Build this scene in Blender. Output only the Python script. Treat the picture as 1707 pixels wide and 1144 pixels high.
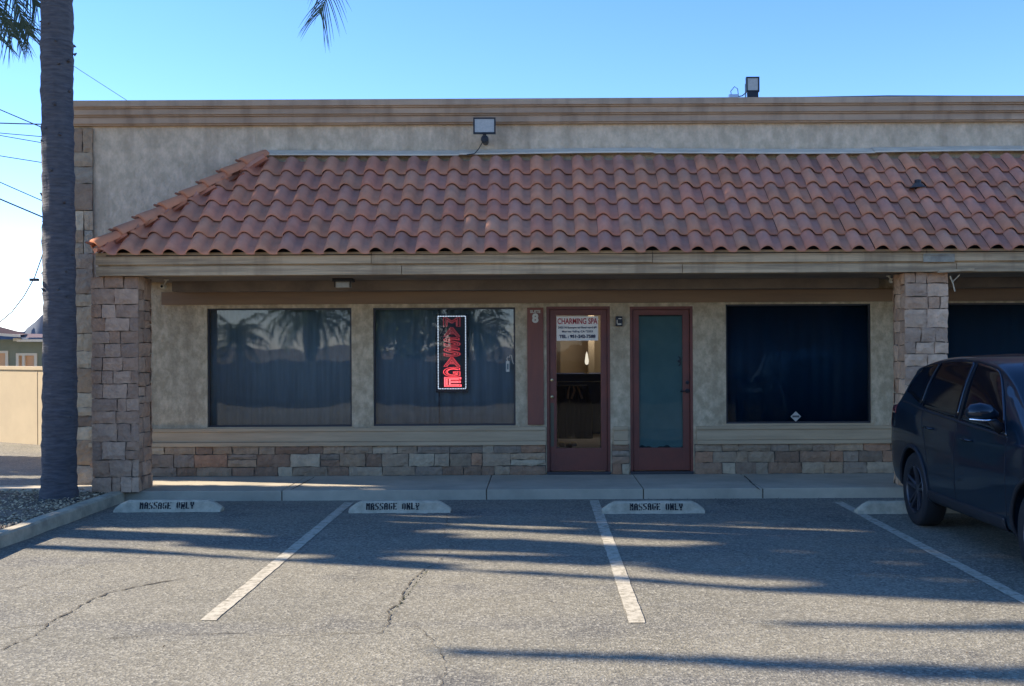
import bpy, bmesh, math, random
from math import sin, cos, pi, radians, tan, sqrt
from mathutils import Vector, Matrix
random.seed(7)
for o in list(bpy.data.objects): bpy.data.objects.remove(o)
S = bpy.context.scene
COL = S.collection
# ---------------------------------------------------------------- camera
S.render.resolution_x, S.render.resolution_y = 1024, 686
F = 1880.0; CX = 898.0; CY = 574.0; CH = 1.82; ROLL = 0.005
cam = bpy.data.objects.new('camera', bpy.data.cameras.new('camera')); COL.objects.link(cam)
cam.data.sensor_width = 36; cam.data.lens = F / 1707 * 36
cam.data.shift_x = -(CX - 853.5) / 1707; cam.data.shift_y = 2.0 / 1707
cam.data.clip_start = 0.1; cam.data.clip_end = 5000
cam.matrix_world = Matrix.Translation((0, 0, CH)) @ Matrix.Rotation(pi/2, 4, 'X') @ Matrix.Rotation(-ROLL, 4, 'Z')
S.camera = cam
# ---------------------------------------------------------------- light
AZ = radians(14); EL = radians(27)           # the sun stands low on the left, a little behind the shopfront
TOSUN = Vector((-cos(AZ)*cos(EL), sin(AZ)*cos(EL), sin(EL)))
w = bpy.data.worlds.new('World'); S.world = w; w.use_nodes = True
nt = w.node_tree; bg = nt.nodes['Background']
sky = nt.nodes.new('ShaderNodeTexSky'); sky.sky_type = 'NISHITA'; sky.sun_disc = False
sky.sun_elevation = EL; sky.sun_rotation = math.atan2(TOSUN.x, TOSUN.y)
sky.air_density = 0.75; sky.dust_density = 0.0; sky.ozone_density = 3.5
hs = nt.nodes.new('ShaderNodeHueSaturation'); hs.inputs['Saturation'].default_value = 1.16
tn = nt.nodes.new('ShaderNodeMix'); tn.data_type = 'RGBA'; tn.blend_type = 'MULTIPLY'; tn.inputs[0].default_value = 1; tn.inputs[7].default_value = (1.0, .885, .98, 1)
nt.links.new(sky.outputs[0], hs.inputs['Color']); nt.links.new(hs.outputs[0], tn.inputs[6]); nt.links.new(tn.outputs[2], bg.inputs[0]); bg.inputs[1].default_value = 0.114
sd = bpy.data.lights.new('sun', 'SUN'); sd.energy = 3.7; sd.angle = radians(0.5); sd.color = (1.0, 0.92, 0.82)
so = bpy.data.objects.new('sun', sd); COL.objects.link(so); so.rotation_euler = TOSUN.to_track_quat('Z', 'Y').to_euler()
S.view_settings.view_transform = 'Standard'; S.view_settings.look = 'None'
S.view_settings.exposure = 1.73; S.view_settings.gamma = 1.0

# ---------------------------------------------------------------- pixel -> place
def lv(px, py):                       # takes the camera's small roll out of a pixel of the photograph
    dx, dy = px - CX, py - CY
    return dx - dy*ROLL, dy + dx*ROLL
def at(px, py, d):
    dx, dy = lv(px, py); return Vector((dx*d/F, d, CH - dy*d/F))
def gnd(px, py, z=0.0):
    dx, dy = lv(px, py); d = (CH - z)*F/dy; return Vector((dx*d/F, d, z))
# ---------------------------------------------------------------- materials
def lin(r, g, b): return tuple(((c/255)/12.92 if c/255 <= .04045 else ((c/255+.055)/1.055)**2.4) for c in (r, g, b)) + (1,)
def mat(name, col, rough=.8, col2=None, nscale=4, ndetail=6, bump=0, bscale=60, metal=0, spec=.5, attr=None, stretch=None, fac=(.35, .65), bdist=.02, emit=None, coat=0, streak=0, warm=True):
    if warm and not metal and not emit and max(col[:3]) > .06:
        wf = (1.22, 1.08, .80) if not attr else (1.22, 1.09, .80)
        col = tuple(v*f for v, f in zip(col[:3], wf)); col2 = tuple(v*f for v, f in zip(col2[:3], wf)) if col2 else None
    m = bpy.data.materials.new(name); m.use_nodes = True
    n = m.node_tree.nodes; L = m.node_tree.links; b = n['Principled BSDF']
    b.inputs['Roughness'].default_value = rough; b.inputs['Metallic'].default_value = metal
    b.inputs['Specular IOR Level'].default_value = spec
    b.inputs['Coat Weight'].default_value = coat
    tc = n.new('ShaderNodeTexCoord'); mp = n.new('ShaderNodeMapping'); L.new(tc.outputs['Object'], mp.inputs[0])
    if stretch: mp.inputs['Scale'].default_value = stretch
    out = None
    c1 = n.new('ShaderNodeRGB'); c1.outputs[0].default_value = tuple(col[:3]) + (1,); out = c1.outputs[0]
    if col2:
        t = n.new('ShaderNodeTexNoise'); t.inputs['Scale'].default_value = nscale; t.inputs['Detail'].default_value = ndetail; t.inputs['Roughness'].default_value = .65
        L.new(mp.outputs[0], t.inputs['Vector'])
        r = n.new('ShaderNodeMapRange'); r.inputs[1].default_value = fac[0]; r.inputs[2].default_value = fac[1]; L.new(t.outputs[0], r.inputs[0])
        mx = n.new('ShaderNodeMix'); mx.data_type = 'RGBA'; mx.inputs[7].default_value = tuple(col2[:3]) + (1,)
        L.new(r.outputs[0], mx.inputs[0]); L.new(out, mx.inputs[6]); out = mx.outputs[2]
    if streak:
        m2 = n.new('ShaderNodeMapping'); m2.inputs['Scale'].default_value = (3.5, 3.5, .35); L.new(tc.outputs['Object'], m2.inputs[0])
        t2 = n.new('ShaderNodeTexNoise'); t2.inputs['Scale'].default_value = 1.6; t2.inputs['Detail'].default_value = 7; L.new(m2.outputs[0], t2.inputs['Vector'])
        r2 = n.new('ShaderNodeMapRange'); r2.inputs[1].default_value = .5; r2.inputs[2].default_value = .72; r2.inputs[4].default_value = streak; L.new(t2.outputs[0], r2.inputs[0])
        mx = n.new('ShaderNodeMix'); mx.data_type = 'RGBA'; mx.inputs[7].default_value = (col[0]*.45, col[1]*.43, col[2]*.42, 1)
        L.new(r2.outputs[0], mx.inputs[0]); L.new(out, mx.inputs[6]); out = mx.outputs[2]
    if attr:
        a = n.new('ShaderNodeAttribute'); a.attribute_name = attr
        mx = n.new('ShaderNodeMix'); mx.data_type = 'RGBA'; mx.blend_type = 'MULTIPLY'; mx.inputs[0].default_value = 1
        L.new(out, mx.inputs[6]); L.new(a.outputs['Color'], mx.inputs[7]); out = mx.outputs[2]
    L.new(out, b.inputs['Base Color'])
    if bump:
        t = n.new('ShaderNodeTexNoise'); t.inputs['Scale'].default_value = bscale; t.inputs['Detail'].default_value = 5
        L.new(mp.outputs[0], t.inputs['Vector'])
        bp = n.new('ShaderNodeBump'); bp.inputs['Strength'].default_value = bump; bp.inputs['Distance'].default_value = bdist
        L.new(t.outputs[0], bp.inputs['Height']); L.new(bp.outputs[0], b.inputs['Normal'])
    if emit:
        b.inputs['Emission Color'].default_value = tuple(emit[:3]) + (1,); b.inputs['Emission Strength'].default_value = emit[3]
    return m
def glass(name, tint, ior=1.55, wav=.2, wscale=2.0):
    m = bpy.data.materials.new(name); m.use_nodes = True
    n = m.node_tree.nodes; L = m.node_tree.links; n.clear()
    o = n.new('ShaderNodeOutputMaterial'); mx = n.new('ShaderNodeMixShader'); fr = n.new('ShaderNodeFresnel'); fr.inputs[0].default_value = ior
    tr = n.new('ShaderNodeBsdfTransparent'); tr.inputs[0].default_value = tint + (1,)
    gl = n.new('ShaderNodeBsdfGlossy'); gl.inputs['Roughness'].default_value = .015
    tc = n.new('ShaderNodeTexCoord'); t = n.new('ShaderNodeTexNoise'); t.inputs['Scale'].default_value = wscale; t.inputs['Detail'].default_value = 1
    bp = n.new('ShaderNodeBump'); bp.inputs['Strength'].default_value = wav; bp.inputs['Distance'].default_value = .01
    L.new(tc.outputs['Object'], t.inputs[0]); L.new(t.outputs[0], bp.inputs['Height'])
    L.new(bp.outputs[0], gl.inputs['Normal'])
    L.new(fr.outputs[0], mx.inputs[0]); L.new(tr.outputs[0], mx.inputs[1]); L.new(gl.outputs[0], mx.inputs[2]); L.new(mx.outputs[0], o.inputs[0])
    return m
def asphalt_mat():
    m = bpy.data.materials.new('asphalt'); m.use_nodes = True
    n = m.node_tree.nodes; L = m.node_tree.links; b = n['Principled BSDF']
    tc = n.new('ShaderNodeTexCoord')
    def noise(sc, det=4, st=None, rough=.6):
        t = n.new('ShaderNodeTexNoise'); t.inputs['Scale'].default_value = sc; t.inputs['Detail'].default_value = det; t.inputs['Roughness'].default_value = rough
        if st:
            mp = n.new('ShaderNodeMapping'); mp.inputs['Scale'].default_value = st; L.new(tc.outputs['Object'], mp.inputs[0]); L.new(mp.outputs[0], t.inputs[0])
        else: L.new(tc.outputs['Object'], t.inputs[0])
        return t
    def mixc(f, a, c, bt='MIX'):
        mx = n.new('ShaderNodeMix'); mx.data_type = 'RGBA'; mx.blend_type = bt
        if isinstance(f, float): mx.inputs[0].default_value = f
        else: L.new(f, mx.inputs[0])
        for i, v in ((6, a), (7, c)):
            if isinstance(v, tuple): mx.inputs[i].default_value = v
            else: L.new(v, mx.inputs[i])
        return mx.outputs[2]
    def rng(src, a, c, x=0, y=1):
        r = n.new('ShaderNodeMapRange'); r.inputs[1].default_value = a; r.inputs[2].default_value = c; r.inputs[3].default_value = x; r.inputs[4].default_value = y
        L.new(src, r.inputs[0]); return r.outputs[0]
    big = noise(.35, 6); med = noise(2.2, 6); streak = noise(.8, 5, (.35, 1.6, 1))
    base = mixc(rng(big.outputs[0], .35, .65), (.235, .203, .138, 1), (.165, .146, .102, 1))
    base = mixc(rng(med.outputs[0], .45, .75, 0, .55), base, (.26, .23, .165, 1))
    base = mixc(rng(streak.outputs[0], .52, .72, 0, .6), base, (.10, .095, .088, 1))
    stain = noise(1.1, 3, None, .4); base = mixc(rng(stain.outputs[0], .60, .72, 0, .5), base, (.06, .056, .052, 1))
    v = n.new('ShaderNodeTexVoronoi'); v.inputs['Scale'].default_value = 62; L.new(tc.outputs['Object'], v.inputs['Vector'])
    sp = n.new('ShaderNodeSeparateColor'); L.new(v.outputs['Color'], sp.inputs[0])
    base = mixc(rng(sp.outputs[0], .5, 1, 0, .6), base, (.47, .42, .31, 1))
    base = mixc(rng(sp.outputs[1], .75, 1, 0, .5), base, (.035, .035, .037, 1))
    L.new(base, b.inputs['Base Color']); b.inputs['Roughness'].default_value = .85; b.inputs['Specular IOR Level'].default_value = .3
    fine = noise(120, 3)
    ad = n.new('ShaderNodeMath'); ad.operation = 'ADD'; L.new(fine.outputs[0], ad.inputs[0]); L.new(v.outputs['Distance'], ad.inputs[1])
    ad2 = n.new('ShaderNodeMath'); ad2.operation = 'MULTIPLY_ADD'; L.new(med.outputs[0], ad2.inputs[0]); ad2.inputs[1].default_value = 1.5; L.new(ad.outputs[0], ad2.inputs[2])
    bp = n.new('ShaderNodeBump'); bp.inputs['Strength'].default_value = .55; bp.inputs['Distance'].default_value = .006
    L.new(ad2.outputs[0], bp.inputs['Height']); L.new(bp.outputs[0], b.inputs['Normal'])
    return m
M = {}
M['asphalt'] = asphalt_mat()
M['ground'] = mat('dry_earth', (.2, .16, .12), .95, (.13, .11, .08), 1)
M['concrete'] = mat('concrete', (.47, .44, .40), .9, (.34, .325, .30), 1.6, bump=.3, bscale=90, bdist=.004)
M['kerb'] = mat('kerb_concrete', (.46, .43, .37), .9, (.28, .265, .235), 5, bump=.4, bscale=60, bdist=.006)
M['stop'] = mat('wheel_stop_concrete', (.54, .50, .44), .9, (.36, .34, .30), 9, bump=.5, bscale=60, bdist=.006)
M['stucco'] = mat('stucco', (.60, .52, .42), .95, (.40, .335, .26), 11, 10, bump=1, bscale=26, bdist=.02, fac=(.36, .6), streak=.5, stretch=(1, 1, .8))
M['stucco_up'] = mat('parapet_stucco', (.66, .57, .50), .95, (.46, .40, .34), 9, 10, bump=1, bscale=24, bdist=.02, streak=.5, stretch=(1, 1, .7), fac=(.34, .62))
M['trim'] = mat('trim_paint', (.50, .40, .30), .8, (.38, .30, .22), 3, stretch=(.3, 1, 4), bump=.3, bscale=30, bdist=.005)
M['cornice'] = mat('cornice_paint', (.46, .36, .30), .8, (.34, .265, .225), 2.5, stretch=(.3, 1, 3), bump=.3, bscale=30, bdist=.006, streak=.6)
M['beam'] = mat('weathered_beam', (.54, .41, .285), .85, (.27, .205, .145), 3.2, 8, stretch=(.22, 1, 5), bump=.5, bscale=12, bdist=.008, fac=(.4, .62), streak=.7)
M['soffit'] = mat('soffit_paint', (.24, .20, .18), .85, (.15, .125, .12), 2)
M['header'] = mat('header_paint', (.27, .18, .12), .7, (.20, .135, .10), 2, stretch=(.3, 1, 3))
M['board'] = mat('red_brown_board', (.24, .085, .06), .6, (.18, .07, .055), 4, stretch=(4, 1, .5))
M['door'] = mat('red_brown_door', (.19, .058, .042), .45, (.14, .048, .038), 3)
M['alu'] = mat('dark_window_frame', (.05, .045, .042), .5)
M['flash'] = mat('white_metal_flashing', (.66, .62, .58), .6, (.50, .47, .44), 3, stretch=(1, 1, 6))
M['stone'] = mat('ledge_stone', (1, 1, 1), .9, (.72, .72, .74), 9, 8, bump=1, bscale=16, bdist=.03, attr='tone', streak=.3)
M['mortar'] = mat('mortar', (.12, .11, .10), .95, bump=.5, bscale=60)
M['tile'] = mat('clay_tile', (.95, .99, 1), .82, (.84, .83, .84), 3.5, 9, bump=.35, bscale=70, bdist=.004, attr='tone', streak=.35)
M['white_paint'] = mat('white_road_paint', (.44, .43, .41), .8, (.20, .19, .165), 16, 12, fac=(.46, .66), bump=.4, bscale=120, bdist=.004)
M['crack'] = mat('crack_fill', (.07, .062, .05), .95)
M['weed'] = mat('dry_weed_green', (.07, .075, .035), .95)
M['black'] = mat('black_plastic', (.012, .012, .014), .45)
M['ink'] = mat('black_ink', (.012, .012, .012), .8)
M['white'] = mat('white_plastic', (.6, .6, .6), .5)
M['lens'] = mat('floodlight_glass', (.42, .44, .47), .15, (.34, .36, .40), 30)
M['blinds1'] = mat('teal_blinds', (.29, .34, .32), .8, (.22, .265, .255), 3, stretch=(6, 1, .3), warm=False)
M['blinds2'] = mat('blue_curtain', (.25, .315, .315), .8, (.19, .25, .255), 3, stretch=(6, 1, .3), warm=False)
M['film'] = mat('dark_window_film', (.03, .085, .12), .5, warm=False)
M['film2'] = mat('dark_teal_curtain', (.07, .13, .15), .8, warm=False)
M['frost'] = mat('frosted_film', (.155, .20, .18), .6, (.115, .16, .145), 2, warm=False)
M['glass'] = glass('window_glass', (.90, .94, .96), 1.55)
M['glass_frost'] = glass('frosted_door_glass', (.85, .92, .90), 1.2)
M['glass_dark'] = glass('tinted_window_glass', (.6, .7, .75), 1.22)
M['glass_door'] = glass('door_glass', (.85, .87, .88), 1.28)
M['brass'] = mat('brass', (.55, .42, .2), .3, metal=1)
M['steel'] = mat('brushed_steel', (.5, .5, .5), .35, metal=1)
M['trunk'] = mat('palm_bark', (.125, .115, .11), .95, (.06, .058, .06), 6, 8, stretch=(1, 1, 6), bump=.8, bscale=8, bdist=.02, warm=False)
M['bark'] = mat('tree_bark', (.10, .075, .055), .95, (.06, .05, .04), 8, bump=.8, bscale=20)
M['frond'] = mat('palm_leaf', (.035, .065, .035), .6, (.05, .075, .03), 3)
M['leaf'] = mat('leaf_green', (.045, .075, .025), .7, (.03, .05, .02), 2)
M['far_leaf'] = mat('far_leaf', (.10, .12, .15), .9, (.07, .085, .11), .3, warm=False)
M['cream'] = mat('cream_wall_paint', (.42, .36, .28), .9, (.38, .325, .255), 2)
M['sage'] = mat('sage_stucco', (.21, .24, .21), .9, (.17, .20, .175), 2)
M['maroon'] = mat('maroon_shingle', (.12, .06, .06), .9, (.08, .045, .05), 3)
M['house_white'] = mat('house_white', (.62, .60, .57), .7)
M['orange'] = mat('warm_blind', (.6, .38, .25), .7)
M['gravel'] = mat('gravel_stone', (1, 1, 1), .9, attr='tone')
M['gravel_bed'] = mat('gravel_bed_soil', (.24, .18, .145), .95, (.13, .10, .085), 30, bump=1, bscale=60)
M['wire'] = mat('power_cable', (.02, .02, .025), .6)
M['navy'] = mat('navy_cloth', (.010, .018, .06), .8)
M['navy2'] = mat('navy_counter', (.035, .07, .20), .6, warm=False)
M['interior'] = mat('interior_wall', (.46, .40, .34), .8)
M['interior_dark'] = mat('interior_dark', (.05, .045, .045), .9)
M['carpet'] = mat('interior_floor', (.5, .5, .52), .7, (.4, .4, .42), 3, warm=False)

# ---------------------------------------------------------------- mesh helpers
class MB:
    def __init__(s): s.bm = bmesh.new(); s.lay = None
    def tone(s):
        s.lay = s.bm.loops.layers.float_color.new('tone'); return s
    def paint(s, faces, c):
        for f in faces:
            for l in f.loops: l[s.lay] = (c[0], c[1], c[2], 1)
    def box(s, x0, x1, y0, y1, z0, z1, bev=0):
        vs = [s.bm.verts.new((x, y, z)) for z in (z0, z1) for y in (y0, y1) for x in (x0, x1)]
        fs = [s.bm.faces.new([vs[i] for i in q]) for q in ((0, 2, 3, 1), (4, 5, 7, 6), (0, 1, 5, 4), (2, 6, 7, 3), (0, 4, 6, 2), (1, 3, 7, 5))]
        if bev:
            es = list({e for f in fs for e in f.edges}); bmesh.ops.bevel(s.bm, geom=es, offset=bev, segments=2, affect='EDGES', profile=.7)
        return fs
    def face(s, pts): return s.bm.faces.new([s.bm.verts.new(p) for p in pts])
    def prism(s, poly, y0, y1):          # polygon in x,z pushed along y
        a = [s.bm.verts.new((x, y0, z)) for x, z in poly]; b = [s.bm.verts.new((x, y1, z)) for x, z in poly]
        fs = [s.bm.faces.new(a), s.bm.faces.new(b[::-1])]
        n = len(poly)
        for i in range(n): fs.append(s.bm.faces.new((a[(i+1) % n], a[i], b[i], b[(i+1) % n])))
        return fs
    def tube(s, pts, r, seg=8, cap=True):
        pts = [Vector(p) for p in pts]; rs = r if isinstance(r, (list, tuple)) else [r]*len(pts)
        rings = []; up = None
        for i, p in enumerate(pts):
            d = (pts[min(i+1, len(pts)-1)] - pts[max(i-1, 0)]).normalized()
            if up is None: up = d.orthogonal().normalized()
            up = (up - d*up.dot(d)).normalized(); q = d.cross(up)
            rings.append([s.bm.verts.new(p + (up*cos(2*pi*k/seg) + q*sin(2*pi*k/seg))*rs[i]) for k in range(seg)])
        fs = []
        for a, b in zip(rings, rings[1:]):
            for k in range(seg): fs.append(s.bm.faces.new((a[k], a[(k+1) % seg], b[(k+1) % seg], b[k])))
        if cap: fs.append(s.bm.faces.new(rings[0][::-1])); fs.append(s.bm.faces.new(rings[-1]))
        return fs
    def lathe(s, prof, origin, axis='Z', seg=32, cap=True):      # prof: (r, h)
        o = Vector(origin); rings = []
        for r, h in prof:
            ring = []
            for k in range(seg):
                a = 2*pi*k/seg; v = (r*cos(a), r*sin(a), h)
                if axis == 'X': v = (h, r*cos(a), r*sin(a))
                if axis == 'Y': v = (r*cos(a), h, r*sin(a))
                ring.append(s.bm.verts.new(o + Vector(v)))
            rings.append(ring)
        for a, b in zip(rings, rings[1:]):
            for k in range(seg): s.bm.faces.new((a[k], a[(k+1) % seg], b[(k+1) % seg], b[k]))
        if cap and prof[0][0] > 1e-5: s.bm.faces.new(rings[0][::-1])
        if cap and prof[-1][0] > 1e-5: s.bm.faces.new(rings[-1])
    def build(s, name, m, parent=None, label=None, cat=None, group=None, kind=None, smooth=False, fixn=True):
        if fixn: bmesh.ops.recalc_face_normals(s.bm, faces=s.bm.faces[:])
        me = bpy.data.meshes.new(name); s.bm.to_mesh(me); s.bm.free()
        if smooth:
            for p in me.polygons: p.use_smooth = True
        me.materials.append(m if not isinstance(m, str) else M[m])
        o = bpy.data.objects.new(name, me); COL.objects.link(o); o.parent = parent
        tag(o, label, cat, group, kind); return o
def tag(o, label=None, cat=None, group=None, kind=None):
    if label: o['label'] = label
    if cat: o['category'] = cat
    if group: o['group'] = group
    if kind: o['kind'] = kind
    return o
def thing(name, label, cat, loc=(0, 0, 0), group=None):
    o = bpy.data.objects.new(name, None); COL.objects.link(o); o.location = loc
    return tag(o, label, cat, group)
def origin_to(o, loc):                # keeps the shape where it is, moves the object's own origin
    v = Vector(loc)
    if o.type == 'MESH': o.data.transform(Matrix.Translation(-v))
    o.location = v
    return o
def rebase(root, loc):                # builds are in world coordinates: shift children so an Empty can stand at its base
    v = Vector(loc); root.location = v
    for c in COL.objects:
        if c.parent == root and c.type == 'MESH' and not c.get('_r'):
            c.data.transform(Matrix.Translation(-v)); c['_r'] = 1
            for g in COL.objects:
                if g.parent == c and g.type == 'MESH' and not g.get('_r'): g.data.transform(Matrix.Translation(-v)); g['_r'] = 1
    for c in COL.objects:
        if '_r' in c: del c['_r']
def copy_tree(o, parent=None):
    c = o.copy(); COL.objects.link(c); c.parent = parent
    for ch in list(COL.objects):
        if ch.parent == o: copy_tree(ch, c)
    return c
def text_bm(bm, txt, size, loc, depth=.002, width=None, bold=0.0, fill=True, tube=0, spacing=1.0, tilt=None, align='CENTER'):
    cu = bpy.data.curves.new('t', 'FONT'); cu.body = txt; cu.size = size; cu.align_x = align; cu.align_y = 'CENTER'
    cu.space_character = spacing
    cu.offset = bold
    if fill: cu.extrude = depth
    else: cu.fill_mode = 'NONE'; cu.bevel_depth = tube; cu.bevel_resolution = 1
    o = bpy.data.objects.new('t', cu); COL.objects.link(o); bpy.context.view_layer.update()
    me = bpy.data.meshes.new_from_object(o.evaluated_get(bpy.context.evaluated_depsgraph_get()))
    xs = [v.co.x for v in me.vertices]; sx = 1
    if width: sx = width/(max(xs)-min(xs))
    R = tilt if tilt else Matrix.Rotation(pi/2, 4, 'X')
    me.transform(Matrix.Translation(loc) @ R @ Matrix.Diagonal((sx, 1, 1, 1)))
    bm.from_mesh(me); bpy.data.objects.remove(o); bpy.data.curves.remove(cu); bpy.data.meshes.remove(me)

# ================================================================ SETTING
DW = 14.7                 # shopfront wall plane
EAVE_Y, EAVE_Z = 13.0, 2.91
TOP_Y, TOP_Z = 14.6, 4.24
WALKZ = .12
b = MB(); b.face([(-900, -900, -.02), (900, -900, -.02), (900, 900, -.02), (-900, 900, -.02)]); b.build('ground', 'ground', kind='structure')
b = MB(); b.face([(-60, -30, 0), (60, -30, 0), (60, 60, 0), (-60, 60, 0)]); b.build('parking_lot', 'asphalt', kind='structure')
# sidewalk slabs with joints
b = MB()
jx = [-5.45, -3.02, -.62, 1.22, 2.62, 5.2, 7.6, 10.2, 12.5]
for a, c in zip(jx, jx[1:]):
    b.box(a+.006, c-.006, 13.22, 15.0, -.01, WALKZ, .008)
sw = b.build('sidewalk', 'concrete', kind='structure')
b = MB(); b.box(-5.45, 12.5, 13.23, 14.95, -.01, WALKZ-.012); b.build('sidewalk_joint', 'crack', kind='structure')
# slanting cracks over the sidewalk
def strip(bm, pts, z, w0, jit=.5, rnd=random):
    pr = None
    for i, p in enumerate(pts):
        q = pts[min(i+1, len(pts)-1)]; o = pts[max(i-1, 0)]
        d = Vector((q[0]-o[0], q[1]-o[1])).normalized(); n = Vector((-d.y, d.x)); w_ = w0*(1 + jit*rnd.uniform(-1, 1))/2
        if i in (0, len(pts)-1): w_ *= .2
        c = (bm.verts.new((p[0]+n.x*w_, p[1]+n.y*w_, z)), bm.verts.new((p[0]-n.x*w_, p[1]-n.y*w_, z)))
        if pr: bm.faces.new((pr[0], pr[1], c[1], c[0]))
        pr = c
def wiggle(pts, step=.05, amp=.02):
    out = []; off = 0
    for a, c in zip(pts, pts[1:]):
        a, c = Vector(a[:2]), Vector(c[:2]); n = max(1, int((c-a).length/step)); d = (c-a).normalized(); nn = Vector((-d.y, d.x))
        for k in range(n):
            off = off*.75 + random.uniform(-amp, amp); out.append(a.lerp(c, k/n) + nn*off)
    out.append(Vector(pts[-1][:2])); return out
b = MB()
for px0, py0, px1, py1 in ((476, 822, 524, 795), (1240, 793, 1268, 818)):
    p, q = gnd(px0, py0, WALKZ), gnd(px1, py1, WALKZ)
    strip(b.bm, wiggle([(p.x, max(p.y, 13.24)), (q.x, min(q.y, 14.6))], .1, .006), WALKZ+.003, .016)
b.build('sidewalk_crack', 'crack', kind='structure')
# asphalt cracks traced on the ground
b = MB()
cr = [([(0, 1084), (60, 1060), (96, 1030), (135, 1008), (185, 988), (240, 975), (290, 968), (330, 960)], .022),
      ([(0, 1050), (50, 1046), (90, 1040)], .010), ([(165, 1068), (240, 1061), (330, 1058), (430, 1056)], .010),
      ([(712, 948), (690, 965), (672, 985), (664, 1003), (652, 1018), (645, 1040), (628, 1058)], .016),
      ([(712, 948), (745, 925), (775, 905)], .008), ([(450, 1062), (560, 1058), (640, 1056)], .007),
      ([(740, 900), (745, 865), (752, 842)], .007), ([(0, 988), (80, 962), (160, 935)], .006),
      ([(870, 995), (940, 1008), (1010, 1012)], .006), ([(1180, 1040), (1290, 1044), (1400, 1048)], .005),
      ([(735, 1144), (742, 1100), (715, 1060), (690, 1040)], .006), ([(1050, 850), (1180, 905), (1260, 930)], .005)]
for pts, wd in cr:
    strip(b.bm, wiggle([gnd(x, y) for x, y in pts], .035, .013), .004, wd*.6, .9)
b.build('asphalt_crack', 'crack', kind='structure')
# worn tyre marks and darker patches are in the asphalt itself; a few weeds grow in the widest crack
b = MB()
for k in range(60):
    t = random.random(); x, y = 712 - 60*t, 950 + 75*t; p = gnd(x+random.uniform(-3, 3), y)
    a = random.uniform(0, 6.28); h = random.uniform(.008, .02)
    b.face([(p.x, p.y, .004), (p.x+.012*cos(a), p.y+.012*sin(a), .004), (p.x+.014*cos(a+.6), p.y+.014*sin(a+.6), h)])
b.build('weeds', 'weed', kind='stuff')
b = MB(); rl = random.Random(77)
for k in range(150):
    if k < 90: x = rl.uniform(-4.6, 5); y = 13.2 - abs(rl.gauss(0, .12)); z = .008
    else: x = rl.uniform(-4.5, 3.5); y = rl.uniform(6.2, 13); z = .008
    a = rl.uniform(0, 6.28); l = rl.uniform(.008, .028); t_ = rl.uniform(0, .012)
    b.face([(x, y, z), (x+l*cos(a), y+l*sin(a), z+t_), (x+l*.5*cos(a+1), y+l*.5*sin(a+1), z+t_*.6)])
b.build('leaf_litter', mat('dry_litter', (.10, .075, .045), .95), kind='stuff')
# painted stall lines
def para(name, pts, z, m):
    bb = MB(); bb.face([(p.x, p.y, z) for p in pts]); return bb.build(name, m, kind='structure')
XL = lambda i: [-2.31, .655, 3.47][i]
for (x0, y0), (x1, y1) in (((586, 838), (340, 1035)), ((990, 833), (1062, 1039)), ((1396, 837), (1745, 1020))):
    A, B = gnd(x0, y0), gnd(x1, y1)
    A.x = B.x = (A.x + B.x)/2
    n = 40; bb = MB(); wL = []; wR = []
    for i in range(n+1):
        t = i/n; y = A.y + (B.y-A.y)*t
        if i == 0: y = min(A.y, 13.1)
        wL.append((A.x-.053+random.uniform(-.004, .004), y, .004)); wR.append((A.x+.053+random.uniform(-.004, .004), y, .004))
    vl = [bb.bm.verts.new(p) for p in wL]; vr = [bb.bm.verts.new(p) for p in wR]
    for i in range(n): bb.bm.faces.new((vl[i], vr[i], vr[i+1], vl[i+1]))
    bb.build('parking_line', 'white_paint', kind='structure')
# planter kerb running towards the camera and round the back
b = MB()
n = 24
def kerb_run(bm_, pts, wd=.15, h=.13):
    pr = None
    for i, p in enumerate(pts):
        p = Vector(p); q = Vector(pts[min(i+1, len(pts)-1)]); o = Vector(pts[max(i-1, 0)]); d = (q-o).normalized(); nn = Vector((-d.y, d.x))
        prof = [(-wd/2, -.01), (-wd/2, h-.02), (-wd/2+.02, h), (wd/2-.02, h), (wd/2, h-.02), (wd/2, -.01)]
        c = [bm_.bm.verts.new((p.x+nn.x*u, p.y+nn.y*u, z)) for u, z in prof]
        if pr:
            for k in range(5): bm_.bm.faces.new((pr[k], pr[k+1], c[k+1], c[k]))
        else: bm_.bm.faces.new(c)
        pr = c
    bm_.bm.faces.new(pr[::-1])
kerb_run(b, [(-4.93+.02*sin(t*3), 13.2-t*.5) for t in range(0, 13)])
b.build('kerb', 'kerb', kind='structure')
b = MB(); kerb_run(b, [(-5.5, 13.55), (-7, 13.6), (-9, 13.62), (-12, 13.62)], .15, .11); b.build('kerb', 'kerb', kind='structure')
b = MB()
gx, gy = 40, 36
vv = [[b.bm.verts.new((-5.0 - 7*i/gx, 7.0 + 6.5*j/gy, .085 + .03*sin(i*.7)*cos(j*.5) + random.uniform(-.012, .012))) for j in range(gy+1)] for i in range(gx+1)]
for i in range(gx):
    for j in range(gy): b.bm.faces.new((vv[i][j], vv[i+1][j], vv[i+1][j+1], vv[i][j+1]))
b.build('gravel_bed', 'gravel_bed', kind='structure', smooth=True)
b = MB().tone()
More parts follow.
